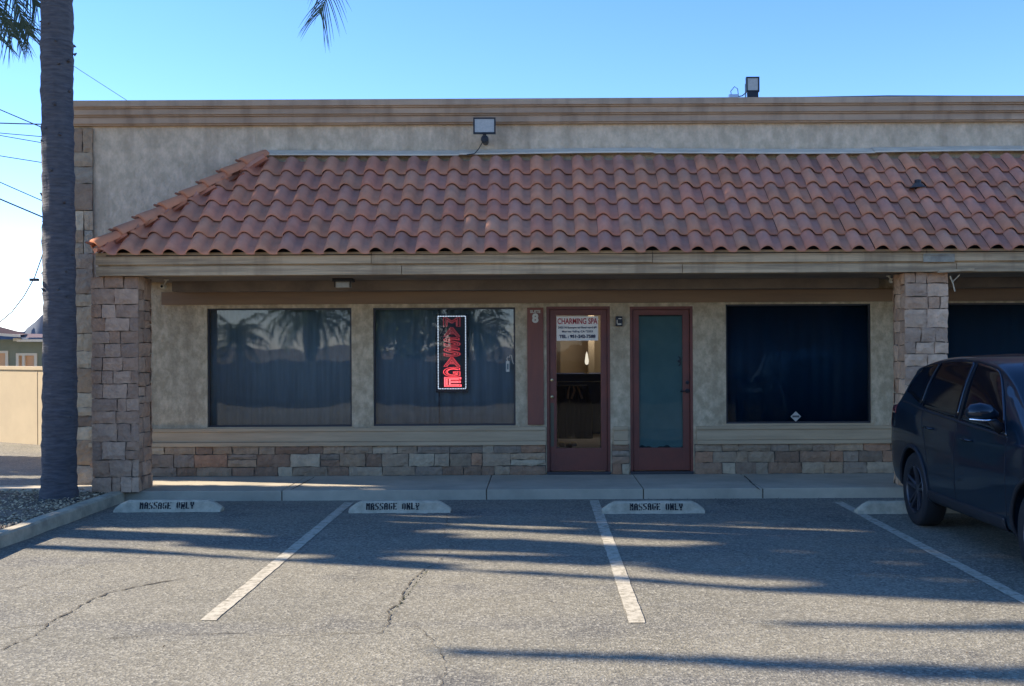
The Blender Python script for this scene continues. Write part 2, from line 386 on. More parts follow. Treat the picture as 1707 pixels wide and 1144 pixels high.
for k in range(6500):
    x = -5.02 - random.random()**1.3*2.6; y = random.uniform(9.3, 13.45); r = random.uniform(.008, .024)
    z = .10 + random.uniform(-.01, .025); a = random.uniform(0, 3); tl = random.uniform(-.5, .5)
    c = Vector((x, y, z)); u = Vector((cos(a), sin(a), tl*.5))*r; v_ = Vector((-sin(a), cos(a), tl))*r*.7; w_ = Vector((0, tl*.3, 1))*r*.6
    vs = [b.bm.verts.new(c+d) for d in (u, v_, -u, -v_, w_)]
    g = random.choice([.12, .18, .25, .34, .5]); t = random.uniform(.75, 1)
    fs = [b.bm.faces.new((vs[i], vs[(i+1) % 4], vs[4])) for i in range(4)]
    b.paint(fs, (g*1.15, g*(.66+.22*t)*1.1, g*(.50+.25*t)*1.0))
b.build('gravel', 'gravel', kind='stuff')
# concrete strip in the driveway left of the shop
b = MB(); b.box(-12, -5.62, 13.75, 14.6, -.01, .025); b.build('concrete_gutter', 'concrete', kind='structure')
# distant hill
b = MB(); pr = None
for i in range(61):
    x = -170 + i*2; h = 5.2 + 4.2*math.exp(-((x+132)/3.5)**2) + .7*sin(x*.6) + .5*sin(x*1.7)
    c = (b.bm.verts.new((x, 300, -1)), b.bm.verts.new((x, 300, h)), b.bm.verts.new((x, 340, h*1.02)), b.bm.verts.new((x, 380, -1)))
    if pr:
        for k in range(3): b.bm.faces.new((pr[k], pr[k+1], c[k+1], c[k]))
    pr = c
b.build('hill', 'far_leaf', kind='structure', smooth=True)

# ================================================================ SHOP BUILDING
shop = thing('shop_building', 'tan stucco strip mall shop with red clay tile awning and stone base', 'building')
def X(px, d=DW): return (px-CX)*d/F
def Z(px, py, d=DW): return at(px, py, d).z
WX = [(345, 586, 514, 712, 'w1'), (622, 859, 513, 710, 'w2'), (1210, 1452, 507, 706, 'w3'), (1578, 1820, 505, 703, 'w4')]
DX = [(911, 1017), (1050, 1155)]
def zmid(px0, px1, y): return Z((px0+px1)/2, y)
holes = []
for x0, x1, yt, yb, nme in WX: holes.append((X(x0), X(x1), zmid(x0, x1, yb), zmid(x0, x1, yt)))
for x0, x1 in DX: holes.append((X(x0), X(x1), WALKZ-.02, zmid(x0, x1, 511)))
holes.sort()
XL0, XR0 = -6.04, 13.0
WT = 4.72
# shopfront wall with real openings
b = MB()
def wall_with_holes(bb, x0, x1, z0, z1, hs, y0, y1):
    xs = sorted({x0, x1} | {h[0] for h in hs} | {h[1] for h in hs}); 
    for a, c in zip(xs, xs[1:]):
        h = [q for q in hs if q[0] <= a+1e-6 and q[1] >= c-1e-6]
        if h:
            if h[0][2] > z0: bb.box(a, c, y0, y1, z0, h[0][2])
            bb.box(a, c, y0, y1, h[0][3], z1)
        else: bb.box(a, c, y0, y1, z0, z1)
wall_with_holes(b, XL0, XR0, 0, 2.7, holes, DW, DW+.2)
b.build('front_wall', 'stucco', shop)
b = MB(); b.box(XL0, XR0, DW+.001, DW+.25, 2.7, WT)
b.box(XL0, XL0+.25, DW+.25, 27, 0, WT); b.box(XR0-.25, XR0, DW+.25, 27, 0, WT); b.box(XL0, XR0, 27, 27.25, 0, WT)
b.build('parapet_wall', 'stucco_up', shop)
b = MB(); b.box(XL0+.25, XR0-.25, DW+.25, 27, 4.3, 4.4); b.build('flat_roof', 'concrete', shop)
# cornice: three stepped bands, with a return at the left corner
cz = [4.985, 4.885, 4.79, 4.685]
for k, pr_ in enumerate((.20, .145, .09)):
    pass
b = MB()
for k, pr_ in enumerate((.20, .145, .09)):
    z1, z0 = cz[k], cz[k+1]
    zz = z0 + .018
    b.box(XL0-pr_, XR0+pr_, DW-pr_, DW+.25, zz, z1, .01); b.box(XL0-pr_, XL0+.25, DW+.252, 27, zz, z1)
    b.box(XL0-pr_+.03, XR0, DW-pr_+.03, DW+.2, z0, zz+.001)
b.build('cornice', 'cornice', shop)
# stone layout
TON = [(0.45, 0.362, 0.29), (0.39, 0.298, 0.23), (0.51, 0.426, 0.344), (0.33, 0.263, 0.223), (0.427, 0.312, 0.23), (0.36, 0.32, 0.29), (0.57, 0.483, 0.392), (0.307, 0.227, 0.182)]
def stones(bb, o, u, nrm, W, H, rows, lens, thick=.035, gap=.009, tones=TON, edge=0, jit=.013, special=None):
    o, u, nrm = Vector(o), Vector(u), Vector(nrm); up = Vector((0, 0, 1)); z = 0; ri = 0
    cuts = []
    while z < H - .02:
        h = random.uniform(*rows)
        if H - z - h < rows[0]*.7: h = H - z
        x = 0
        first = True
        while x < W - .01:
            l = random.uniform(*lens)
            if first and len(cuts) and abs(x + l - cuts[-1]) < .06: l += .09
            first = False
            if W - x - l < lens[0]*.8: l = W - x
            x0, x1, z0, z1 = x+gap/2, x+l-gap/2, z+gap/2, z+h-gap/2
            def one(x0, x1, z0, z1):
                t = thick*random.uniform(.7, 1.25); e = min(.012, (z1-z0)*.2)
                nx = max(2, int((x1-x0)/.06)); nz = max(2, int((z1-z0)/.05))
                grid = []
                tilt = random.uniform(-.006, .006); tilz = random.uniform(-.006, .006)
                for i in range(nx+1):
                    row = []
                    for j in range(nz+1):
                        fx, fz = i/nx, j/nz
                        bx, bz = x0+(x1-x0)*fx, z0+(z1-z0)*fz
                        onb = i in (0, nx) or j in (0, nz)
                        d = t + tilt*(fx-.5)*2 + tilz*(fz-.5)*2 + random.uniform(-.004, .004)
                        if onb:
                            bx += random.uniform(-jit, jit)*.5; bz += random.uniform(-jit, jit)*.5; d -= .010
                        row.append((bx, bz, d))
                    grid.append(row)
                V = [[bb.bm.verts.new(o + u*p[0] + up*p[1] + nrm*p[2]) for p in r] for r in grid]
                fs = []
                for i in range(nx):
                    for j in range(nz): fs.append(bb.bm.faces.new((V[i][j], V[i+1][j], V[i+1][j+1], V[i][j+1])))
                loop = [(i, 0) for i in range(nx)] + [(nx, j) for j in range(nz)] + [(i, nz) for i in range(nx, 0, -1)] + [(0, j) for j in range(nz, 0, -1)]
                BV = [bb.bm.verts.new(o + u*grid[i][j][0] + up*grid[i][j][1] + nrm*.0) for i, j in loop]
                nl = len(loop)
                for k in range(nl):
                    a, c = loop[k], loop[(k+1) % nl]
                    fs.append(bb.bm.faces.new((V[a[0]][a[1]], BV[k], BV[(k+1) % nl], V[c[0]][c[1]])))
                c = random.choice(tones); f = random.uniform(.85, 1.12); bb.paint(fs, [v*f for v in c])
            if h > rows[0]*1.5 and random.random() < .25 and l > .12:
                zm = z0 + (z1-z0)*random.uniform(.4, .6); one(x0, x1, z0, zm-gap/2); one(x0, x1, zm+gap/2, z1)
            else: one(x0, x1, z0, z1)
            x += l; cuts.append(x)
        cuts = cuts[-3:]
        z += h
# stone wainscot under the windows (interrupted by the doors)
sz0 = WALKZ; sz1 = Z(400, 744)
segs = [(X(150), X(909)), (X(1019), X(1048)), (X(1157), XR0)]
bk = MB()
for a, c in segs:
    b = MB().tone(); random.seed(int(abs(a)*100)+5)
    stones(b, (a, DW-.02, sz0), (1, 0, 0), (0, -1, 0), c-a, sz1-sz0, (.11, .19), (.14, .46) if c-a > .5 else (.11, .2), .03, tones=TON[:5]+[TON[7], TON[1], TON[6], (.44, .26, .18), (.30, .20, .15), (.36, .24, .18)])
    b.build('stone_wainscot', 'stone', shop)
    bk.box(a-.002, c+.002, DW-.022, DW, sz0-.02, sz1)
b = MB().tone()
# quoin stones up the left corner, both faces
random.seed(33)
ql, qr = XL0, X(158)
stones(b, (ql-.03, DW-.02, 0), (1, 0, 0), (0, -1, 0), qr-ql+.03, 4.66, (.16, .36), (.14, .30), .035)
bk.box(ql-.02, qr-.01, DW-.022, DW, 0, 4.66); bk.box(ql-.022, ql, DW, 16, 0, 4.66)
stones(b, (ql-.02, DW+1.2, 0), (0, -1, 0), (-1, 0, 0), 1.2, 4.66, (.16, .30), (.2, .42), .035)
b.build('stone_quoins', 'stone', shop); bk.build('mortar_backing', 'mortar', shop)
# sill band
b = MB()
for a, c in ((X(150), X(909)), (X(1022), X(1046)), (X(1160), XR0)):
    zt, z2 = Z(400, 714), Z(400, 744)
    b.box(a, c, DW-.055, DW, zt-.045, zt, .006); b.box(a, c, DW-.038, DW, z2+.055, zt-.047, .004); b.box(a, c, DW-.07, DW, z2, z2+.053, .008)
b.build('sill_trim', 'trim', shop)
# header band above the openings and the dark dropped box above it
b = MB(); b.box(-4.9, XR0, DW-.05, DW, 2.355, 2.52, .006); b.build('header_trim', 'header', shop)
b = MB(); b.box(-4.66, 4.33, DW-.36, DW-.001, 2.515, 2.64); b.box(4.7, XR0, DW-.36, DW-.001, 2.515, 2.64); b.build('dropped_soffit_box', 'soffit', shop)
b = MB(); b.box(-5.1, XR0, 13.2, DW, 2.641, 2.70); b.build('soffit', 'soffit', shop)
# fascia beam in two boards, with a return on the left
BY = 13.06
b = MB()
bj = [-5.12, -1.93, 1.32, 4.49, 7.7, XR0]; rr = random.Random(6)
for a, c in zip(bj, bj[1:]):
    dz_ = rr.uniform(-.004, .004); dy_ = rr.uniform(-.004, .004)
    b.box(a+.002, c-.002, BY-.03+dy_, BY+.2, 2.76+dz_, 2.90, .006)
    b.box(a+.35 if a > -5 else a+.02, c+.345 if c < XR0 else c, BY-.015-dy_, BY+.2, 2.635, 2.737+dz_, .006) if True else None
b.box(-5.10, XR0, BY+.012, BY+.199, 2.735, 2.768)
b.box(-5.115, -1.585, BY-.0145, BY+.1, 2.6352, 2.7365)
b.box(-5.12, -4.92, BY+.2, DW, 2.635, 2.90)
b.build('fascia_beam', 'beam', shop)
# sill-high band between doors etc. pillars
def pillar(x0, x1, y0, y1, seed, tones):
    random.seed(seed)
    p = MB().tone(); t = .035
    H = 2.634 - WALKZ
    stones(p, (x0, y0+t, WALKZ), (1, 0, 0), (0, -1, 0), x1-x0, H, (.13, .23), (.09, .30), t, tones=tones)
    for o, u, nn, W in (((x1-t, y0+t, WALKZ), (0, 1, 0), (1, 0, 0), y1-y0-2*t), ((x0+t, y1-t, WALKZ), (0, -1, 0), (-1, 0, 0), y1-y0-2*t), ((x1, y1-t, WALKZ), (-1, 0, 0), (0, 1, 0), x1-x0)):
        stones(p, o, u, nn, W, H, (.13, .21), (.13, .26), t, tones=tones)
    o = p.build('stone_pillar', 'stone', shop)
    c = MB(); c.box(x0+t*.9, x1-t*.9, y0+t*.9, y1-t*.9, WALKZ-.01, 2.634); c.build('mortar_core', 'mortar', o)
T2 = [(0.511, 0.35, 0.276), (0.46, 0.311, 0.242), (0.562, 0.396, 0.317), (0.426, 0.298, 0.242), (0.493, 0.317, 0.235), (0.595, 0.422, 0.341)]
T3 = [(v[0]*1.15, v[1]*1.15, v[2]*1.13) for v in T2]
pillar(-5.21, -4.66, 13.12, 13.6, 12, T2)
pillar(4.265, 4.77, 13.12, 13.6, 21, T3)
pillar(9.6, 10.1, 13.12, 13.6, 25, T3)
# ---- tile roof
SL = math.atan2(TOP_Z-EAVE_Z, TOP_Y-EAVE_Y); LEN = sqrt((TOP_Z-EAVE_Z)**2 + (TOP_Y-EAVE_Y)**2); NR = 6; EXPO = LEN/NR
HX0 = -5.05; HX1 = -3.54
TW = .264
def prof(u):                # barrel and pan of an S tile, height across its width
    return (.066*sin(pi*min(1, u/.62))**.8 if u < .62 else -.010*sin(pi*(u-.62)/.38)) + .012*(1-u)
TT = [(.58, .262, .195), (.55, .255, .205), (.60, .26, .19), (.53, .25, .20), (.57, .27, .195), (.62, .275, .185), (.56, .275, .20), (.59, .25, .19)]
def tile_field(bb, o, ux, up, nr_, x0, x1, hip, rows=NR, seed=4):
    rr = random.Random(seed)
    o, ux, up, nr_ = Vector(o), Vector(ux), Vector(up), Vector(nr_)
    nc = int((x1-x0)/TW)+1
    for r in range(rows-1, -1, -1):
        for c in range(nc):
            xa = x0 + c*TW; va = r*EXPO - .02; vb = min(va + EXPO + .05, LEN+.01)
            jz = rr.uniform(0, .006); jx_ = rr.uniform(-.004, .004); jv = rr.uniform(-.006, .006)
            N = 14; rows_ = []
            ok = False
            for (v, lift) in ((va+jv, .026+jz), (va+jv, .046+jz), ((va+vb)/2, .028+jz), (vb, .004)):
                ring = []
                for i in range(N+1):
                    u = i/N; x = xa + jx_ + u*TW*1.02
                    lim = hip(v)
                    if x < lim: x = lim
                    else: ok = True
                    ring.append(bb.bm.verts.new(o + ux*x + up*v + nr_*(prof(min(u, 1)) + lift)))
                rows_.append(ring)
            fs = []
            for a, d in zip(rows_, rows_[1:]):
                for i in range(N):
                    if (a[i].co - a[i+1].co).length < 1e-5 and (d[i].co-d[i+1].co).length < 1e-5: continue
                    fs.append(bb.bm.faces.new((a[i], a[i+1], d[i+1], d[i])))
            if not fs: continue
            t = rr.choice(TT); f = rr.uniform(.88, 1.1); bb.paint(fs, (t[0]*f, t[1]*f, t[2]*f))
            for q in fs: q.smooth = True
b = MB().tone()
hip = lambda v: HX0 + (HX1-HX0)*max(0, min(1, v/LEN))
upv = Vector((0, cos(SL), sin(SL))); nv = Vector((0, -sin(SL), cos(SL)))
tile_field(b, (0, EAVE_Y, EAVE_Z-.045), (1, 0, 0), upv, nv, HX0-.06, XR0, hip)
# hip side plane, faces left, runs back to the wall
upL = Vector((cos(SL), 0, sin(SL))); nL = Vector((-sin(SL), 0, cos(SL)))
tile_field(b, (HX0, DW, EAVE_Z-.045), (0, -1, 0), upL, nL, 0, 1.7, lambda v: 0.0, seed=9)
bmesh.ops.delete(b.bm, geom=[v for v in b.bm.verts if v.co.x < HX1+.05 and v.co.y < EAVE_Y + (v.co.x-HX0) - .12 and abs((v.co - Vector((HX0, 0, EAVE_Z))).dot(nL)) < .09 and v.co.y < TOP_Y and (v.co - Vector((0, EAVE_Y, EAVE_Z))).dot(nv) > .12], context='VERTS')
roof = b.build('tiled_awning_roof', 'tile', shop, fixn=False)
# dark deck just under the tiles
b = MB()
dz = .05
b.face([(HX0+.05, EAVE_Y+.02, EAVE_Z-dz), (XR0, EAVE_Y+.02, EAVE_Z-dz), (XR0, TOP_Y, TOP_Z-dz), (HX1+.05, TOP_Y, TOP_Z-dz)])
b.face([(HX0+.05, EAVE_Y+.02, EAVE_Z-dz), (HX1+.05, TOP_Y, TOP_Z-dz), (HX0+.05, TOP_Y+.08, EAVE_Z-dz)])
b.face([(HX1+.05, TOP_Y, TOP_Z-dz), (XR0, TOP_Y, TOP_Z-dz), (XR0, DW, TOP_Z-dz), (HX1+.05, DW, TOP_Z-dz)])
b.build('roof_deck', mat('roof_underlay', (.03, .028, .026), .95), roof)
# hip cap tiles
b = MB().tone(); rr = random.Random(3)
A = Vector((HX0-.02, EAVE_Y-.02, EAVE_Z+.0)); B = Vector((HX1, TOP_Y, TOP_Z)); dd = (B-A).normalized(); LH = (B-A).length
sd_ = Vector((1, -1, 0)).normalized(); nn_ = sd_.cross(dd).normalized()
if nn_.z < 0: nn_ = -nn_
NH = 8
for k in range(NH):
    s0 = k*LH/NH; s1 = s0 + LH/NH + .06
    rings = []
    for s_, r_, lift in ((s0, .085, .035), (s0, .105, .055), (s0+.02, .108, .052), (s1, .08, .025)):
        c = A + dd*s_ + nn_*lift
        rings.append([b.bm.verts.new(c + sd_*(r_*cos(pi*i/12-.0)) + nn_*(r_*sin(pi*i/12)*.95)) for i in range(13)])
    fs = []
    for a, d in zip(rings, rings[1:]):
        for i in range(12): fs.append(b.bm.faces.new((a[i], a[i+1], d[i+1], d[i])))
    t = rr.choice([(.66, .26, .15), (.60, .25, .15), (.58, .25, .16)]); b.paint(fs, t)
    for q in fs: q.smooth = True
    # mortar tab at the lower end
    c = A + dd*(s0-.0) + nn_*.10
    fs = b.tube([c + sd_*-.03, c + sd_*-.02 + nn_*.05 - dd*.05, c - sd_*.01 + nn_*.06 - dd*.07], [.022, .016, .005], 6); b.paint(fs, (.30, .14, .10))
b.build('hip_tile_ridge', 'tile', roof, fixn=False)
# flashing
b = MB(); pr = None; rr = random.Random(5)
segx = [HX1-.02, -1.02, 1.5, 4.35, 7.2, XR0]
for i, (a, c) in enumerate(zip(segx, segx[1:])):
    z0 = 4.300 + (.010 if i % 2 else 0); n_ = 10
    for k in range(n_):
        xa, xb = a+(c-a)*k/n_, a+(c-a)*(k+1)/n_
        za = z0 + .008*sin(xa*1.3); zb = z0 + .008*sin(xb*1.3)
        b.face([(xa, DW-.14, za-.012), (xb, DW-.14, zb-.012), (xb, DW-.012, zb+.055), (xa, DW-.012, za+.055)])
        b.face([(xa, DW-.14, za-.012), (xb, DW-.14, zb-.012), (xb, DW-.142, zb-.030), (xa, DW-.142, za-.030)])
b.build('roof_flashing', 'flash', roof)
# windows
for i, (x0, x1, yt, yb, nme) in enumerate(WX):
    a, c, z0, z1 = X(x0), X(x1), zmid(x0, x1, yb), zmid(x0, x1, yt)
    w_ = .022
    f = MB()
    for q in ((a, c, z1-w_, z1), (a, c, z0, z0+w_), (a, a+w_, z0+w_, z1-w_), (c-w_, c, z0+w_, z1-w_)):
        f.box(q[0], q[1], DW+.03, DW+.08, q[2], q[3])
    if i == 1: f.box((a+c)/2-.09, (a+c)/2-.072, DW+.125, DW+.14, z0+w_, z1-w_)
    fo = f.build('window', 'alu', shop)
    p = MB(); p.box(a+w_, c-w_, DW+.052, DW+.058, z0+w_, z1-w_); p.build('pane', 'glass' if i < 2 else 'glass_dark', fo)
    s_ = MB(); s_.box(a-.03, c+.03, DW-.012, DW-.001, z0-.035, z0+.001, .003); s_.build('sill', 'trim', fo)
    # room box behind
    r = MB()
    ya, yb_ = DW+.2, DW+1.6
    r.face([(a-.2, yb_, 0), (c+.2, yb_, 0), (c+.2, yb_, 2.6), (a-.2, yb_, 2.6)]); r.face([(a-.2, ya, 0), (a-.2, yb_, 0), (a-.2, yb_, 2.6), (a-.2, ya, 2.6)])
    r.face([(c+.2, ya, 0), (c+.2, yb_, 0), (c+.2, yb_, 2.6), (c+.2, ya, 2.6)]); r.face([(a-.2, ya, 2.6), (c+.2, ya, 2.6), (c+.2, yb_, 2.6), (a-.2, yb_, 2.6)])
    r.build('room_wall', 'interior_dark', shop)
# blinds hanging behind each pane
lab = ['teal vertical blinds drawn behind the leftmost shop window', 'blue curtain drawn behind the window with the red neon sign',
       'near black screen behind the window with the small diamond sticker', 'dark teal screen behind the window beyond the right stone pillar']
for i, (x0, x1, yt, yb, nme) in enumerate(WX):
    a, c, z0, z1 = X(x0), X(x1), zmid(x0, x1, yb), zmid(x0, x1, yt)
    bb = MB(); n_ = int((c-a+.1)/.012); rr = random.Random(i); ph = 0; pr = None
    for k in range(n_+1):
        x = a-.05 + (c-a+.1)*k/n_
        if i == 0: y = DW+.17 + .012*abs(((x/.085) % 1)-.5)*2 + .006*sin(x*9)
        else: y = DW+.17 + (.016 if i == 1 else .004)*sin(x*34+sin(x*5)*2) + .006*sin(x*11)
        q = (bb.bm.verts.new((x, y, z0-.1)), bb.bm.verts.new((x, y, z1+.05)))
        if pr: bb.bm.faces.new((pr[0], q[0], q[1], pr[1]))
        pr = q
    o = bb.build('window_blind' if i in (0,) else 'window_curtain', ['blinds1', 'blinds2', 'film', 'film2'][i], None, lab[i], 'blinds' if i == 0 else 'curtain', smooth=True)
    sf = o.modifiers.new('s', 'SOLIDIFY'); sf.thickness = .002
    origin_to(o, ((a+c)/2, DW+.17, z0-.1))
# doors
def door(i, x0, x1):
    a, c = X(x0), X(x1); z0 = WALKZ; z1 = zmid(x0, x1, 511)
    fr = MB(); w_ = .035
    fr.box(a, a+w_, DW+.01, DW+.14, z0, z1); fr.box(c-w_, c, DW+.01, DW+.14, z0, z1); fr.box(a+w_, c-w_, DW+.01, DW+.14, z1-w_, z1)
    fr.box(a+w_, a+w_+.03, DW+.09, DW+.12, z0, z1-w_); fr.box(c-w_-.03, c-w_, DW+.09, DW+.12, z0, z1-w_); fr.box(a+w_+.03, c-w_-.03, DW+.09, DW+.12, z1-w_-.03, z1-w_)
    fo = fr.build('door_frame', 'door', shop)
    th = MB(); th.box(a+.0, c-.0, DW-.03, DW+.14, z0, z0+.035, .006); th.build('threshold', 'alu', fo)
    la, lc, l0, l1 = a+w_+.005, c-w_-.005, z0+.045, z1-w_-.006
    g0, g1 = (X(926), X(1003)) if i == 0 else (X(1064), X(1140)); gz0, gz1 = Z(1000, 749), Z(1000, 524)
    lf = MB(); y0, y1 = DW+.04, DW+.085
    lf.box(la, g0, y0, y1, l0, l1, .003); lf.box(g1, lc, y0, y1, l0, l1, .003); lf.box(g0, g1, y0, y1, l0, gz0, .003); lf.box(g0, g1, y0, y1, gz1, l1, .003)
    for q in ((g0, g0+.012, gz0, gz1), (g1-.012, g1, gz0, gz1), (g0+.012, g1-.012, gz0, gz0+.012), (g0+.012, g1-.012, gz1-.012, gz1)):
        lf.box(q[0], q[1], y0+.004, y0+.02, q[2], q[3])
    d = lf.build('door', 'door', shop, 'red brown glass door with a clear pane' if i == 0 else 'red brown door with a frosted teal pane')
    p = MB(); p.box(g0+.012, g1-.012, y0+.022, y0+.028, gz0+.012, gz1-.012); p.build('pane', 'glass_door' if i == 0 else 'glass_frost', d)
    if i == 1:
        p = MB(); n_ = 24; pr = None
        for k in range(n_+1):
            x = g0+.012 + (g1-g0-.024)*k/n_; zz = gz0+.02 + .02*sin(k*.55) + .012*sin(k*1.3)
            q = (p.bm.verts.new((x, y0+.033, zz)), p.bm.verts.new((x, y0+.033, gz1-.03)))
            if pr: p.bm.faces.new((pr[0], q[0], q[1], pr[1]))
            pr = q
        p.build('frosted_film', 'frost', d)
        p = MB(); p.box(g0+.01, g1-.01, y0+.036, y0+.04, gz0, gz1); p.build('film_backing', 'interior_dark', d)
        h = MB(); hx, hz = X(1146), Z(1146, 652)
        h.lathe([(0, -.012), (.03, -.01), (.03, 0)], (hx, y0, hz), 'Y', 16); h.tube([(hx, y0-.01, hz), (hx, y0-.06, hz), (hx-.10, y0-.062, hz-.004)], .010)
        h.build('handle', 'black', d, smooth=False)
        h = MB(); h.lathe([(0, -.02), (.024, -.015), (.024, 0)], (hx, y0, hz+.11), 'Y', 16); h.build('deadbolt', 'black', d)
    else:
        h = MB(); hx = X(920)
        hz = Z(920, 662); h.lathe([(0, -.05), (.018, -.045), (.022, -.02), (.010, -.01), (.022, 0)], (hx, y0, hz), 'Y', 18)
        h.build('knob', 'brass', d); h = MB(); hz2 = Z(920, 634); h.lathe([(0, -.02), (.018, -.016), (.02, 0)], (hx, y0, hz2), 'Y', 18)
        h.build('deadbolt', 'brass', d)
        h = MB(); h.box(hx-.022, hx+.022, y0-.004, y0-.0005, Z(920, 745), Z(920, 672)); h.build('push_plate', mat('olive_plate', (.09, .085, .06), .5), d)
    return d
door(0, *DX[0]); door(1, *DX[1])
# reception room behind the clear door
r = MB(); xa, xb, ya, yb_ = -.45, 3.2, DW+.2, DW+8.4
r.face([(xa, ya, WALKZ+.004), (xb, ya, WALKZ+.004), (xb, yb_, WALKZ+.004), (xa, yb_, WALKZ+.004)]); r.build('interior_floor', 'carpet', shop)
r = MB(); r.face([(xa, yb_, 0), (xb, yb_, 0), (xb, yb_, 2.6), (xa, yb_, 2.6)])
r.box(xa-.05, xa, ya, yb_, 0, 2.6); r.box(xb, xb+.05, ya, yb_, 0, 2.6); r.box(xa, xb, ya, yb_, 2.6, 2.65)
r.box(.35, .42, yb_-1.2, yb_-1.0, 1.2, 2.3); r.box(.98, 1.1, yb_-.8, yb_-.6, 0, 2.6)
r.build('interior_wall', 'interior', shop)

# ================================================================ things on the shop
def flood(name, label, px0, px1, py0, py1, d, arm, base_y):
    root = thing(name, label, 'floodlight')
    p, q = at(px0, py1, d), at(px1, py0, d); cx = (p.x+q.x)/2
    f = MB(); t = .018
    f.box(p.x, q.x, d+.012, d+.06, p.z, q.z, .006)
    for e in ((p.x, q.x, p.z, p.z+t), (p.x, q.x, q.z-t, q.z), (p.x, p.x+t, p.z+t, q.z-t), (q.x-t, q.x, p.z+t, q.z-t)): f.box(e[0], e[1], d-.004, d+.0118, e[2], e[3])
    for k in range(6): 
        xx = p.x + (q.x-p.x)*(k+.5)/6; f.box(xx-.005, xx+.005, d+.06, d+.085, p.z+.02, q.z-.02)
    f.build('housing', 'black', root)
    g = MB(); g.box(p.x+t, q.x-t, d+.002, d+.0115, p.z+t, q.z-t); g.build('lens', 'lens', root)
    a = MB(); arm(a, cx, p.z, q.z); a.build('bracket', 'black', root)
    rebase(root, (cx, d, p.z)); return root
def arm1(a, cx, z0, z1):
    a.tube([(cx-.0, 14.42, z0+.0), (cx, 14.42, z0-.03)], .022, 10); a.lathe([(0, -.05), (.045, -.045), (.05, 0), (.04, .24)], (cx, 14.46, z0-.055), 'Y', 16)
flood('floodlight', 'square black floodlight with pale lens fixed to the stucco above the tile awning', 789, 826, 196, 223, 14.38, arm1, 14.7)
def arm2(a, cx, z0, z1):
    a.box(cx-.085, cx-.075, 14.68, 14.70, z0-.08, z0+.12); a.box(cx+.075, cx+.085, 14.68, 14.70, z0-.08, z0+.12); a.box(cx-.085, cx+.085, 14.66, 14.72, z0-.085, z0-.075)
    a.box(cx-.07, cx+.07, 14.59, 14.66, z0-.075, z0-.005, .004)
flood('floodlight', 'tall black floodlight standing on top of the cornice against the sky', 1244, 1266, 128, 153, 14.6, arm2, 14.7)
root = thing('junction_box', 'small grey junction box with looped wires on the cornice left of the rooftop floodlight', 'junction box')
p = at(1222, 160, 14.65); b = MB(); b.box(p.x-.06, p.x+.06, 14.6, 14.7, p.z-.045, p.z+.012, .005); b.build('box', 'steel', root)
b = MB(); b.tube([(p.x-.02, 14.65, p.z), (p.x-.03, 14.65, p.z+.06), (p.x+.02, 14.65, p.z+.12), (p.x+.06, 14.65, p.z+.09), (p.x+.07, 14.65, p.z)], .005, 6)
b.tube([(p.x+.06, 14.65, p.z-.01), (p.x+.12, 14.65, p.z+.0), (p.x+.19, 14.66, p.z+.06)], .007, 6); b.build('wire', 'wire', root)
rebase(root, (p.x, 14.65, p.z-.045))
b = MB(); q = at(804, 236, 14.5); e = at(791, 256, 14.52); b.tube([(q.x, 14.55, q.z), (q.x-.05, 14.6, (q.z+e.z)/2), (e.x, 14.54, e.z), (e.x-.1, 14.55, e.z-.01)], .006, 6)
o = b.build('lamp_cable', 'wire', None, 'short black cable dropping from the wall floodlight to the white flashing', 'cable'); origin_to(o, e)
# cable along the parapet
b = MB(); pts = []
for k, (x, y) in enumerate(((770, 168), (900, 166), (1100, 166), (1280, 168), (1340, 163), (1480, 160.5), (1610, 161), (1760, 161))): pts.append(at(x, y, 14.75))
b.tube(pts, .011, 6)
o = b.build('roof_cable', mat('blue_cable', (.02, .07, .15), .5), None, 'thin blue cable running along the top of the cornice', 'cable'); origin_to(o, pts[3])
# cameras and soffit light
def seccam(px, py, label, flip):
    root = thing('security_camera', label, 'security camera', group='security cameras under the awning'); p = at(px, py, 13.75)
    b = MB(); b.lathe([(0, -.05), (.022, -.05), (.028, -.04), (.03, .04), (.015, .055), (0, .055)], (p.x, p.y, p.z), 'Y', 16); b.build('camera_body', 'white', root, smooth=False)
    b = MB(); b.lathe([(0, -.056), (.015, -.056), (.015, -.048), (0, -.048)], p, 'Y', 14); b.build('lens', 'black', root)
    b = MB(); b.tube([(p.x, p.y+.02, p.z+.02), (p.x+flip*.03, p.y+.03, 2.62)], .010, 8); b.lathe([(.03, 0), (.03, .015)], (p.x+flip*.03, p.y+.03, 2.622), 'Z', 14); b.build('mount', 'white', root)
    rebase(root, (p.x+flip*.03, p.y+.03, 2.637))
seccam(272, 478, 'small pale security camera under the awning by the left stone pillar', 1)
seccam(1487, 468, 'small security camera under the awning by the right stone pillar', -1)
root = thing('ceiling_lantern', 'square dark lantern fixed to the soffit above the left window', 'light'); p = at(573, 470, 13.9)
b = MB(); b.box(p.x-.12, p.x+.12, p.y-.12, p.y+.12, 2.60, 2.638, .005); b.box(p.x-.10, p.x-.09, p.y-.1, p.y-.09, 2.53, 2.6); b.box(p.x+.09, p.x+.10, p.y-.1, p.y-.09, 2.53, 2.6); b.build('housing', 'black', root)
b = MB(); b.box(p.x-.085, p.x+.085, p.y-.085, p.y+.085, 2.525, 2.6, .01); b.build('shade', 'lens', root); rebase(root, (p.x, p.y, 2.638))
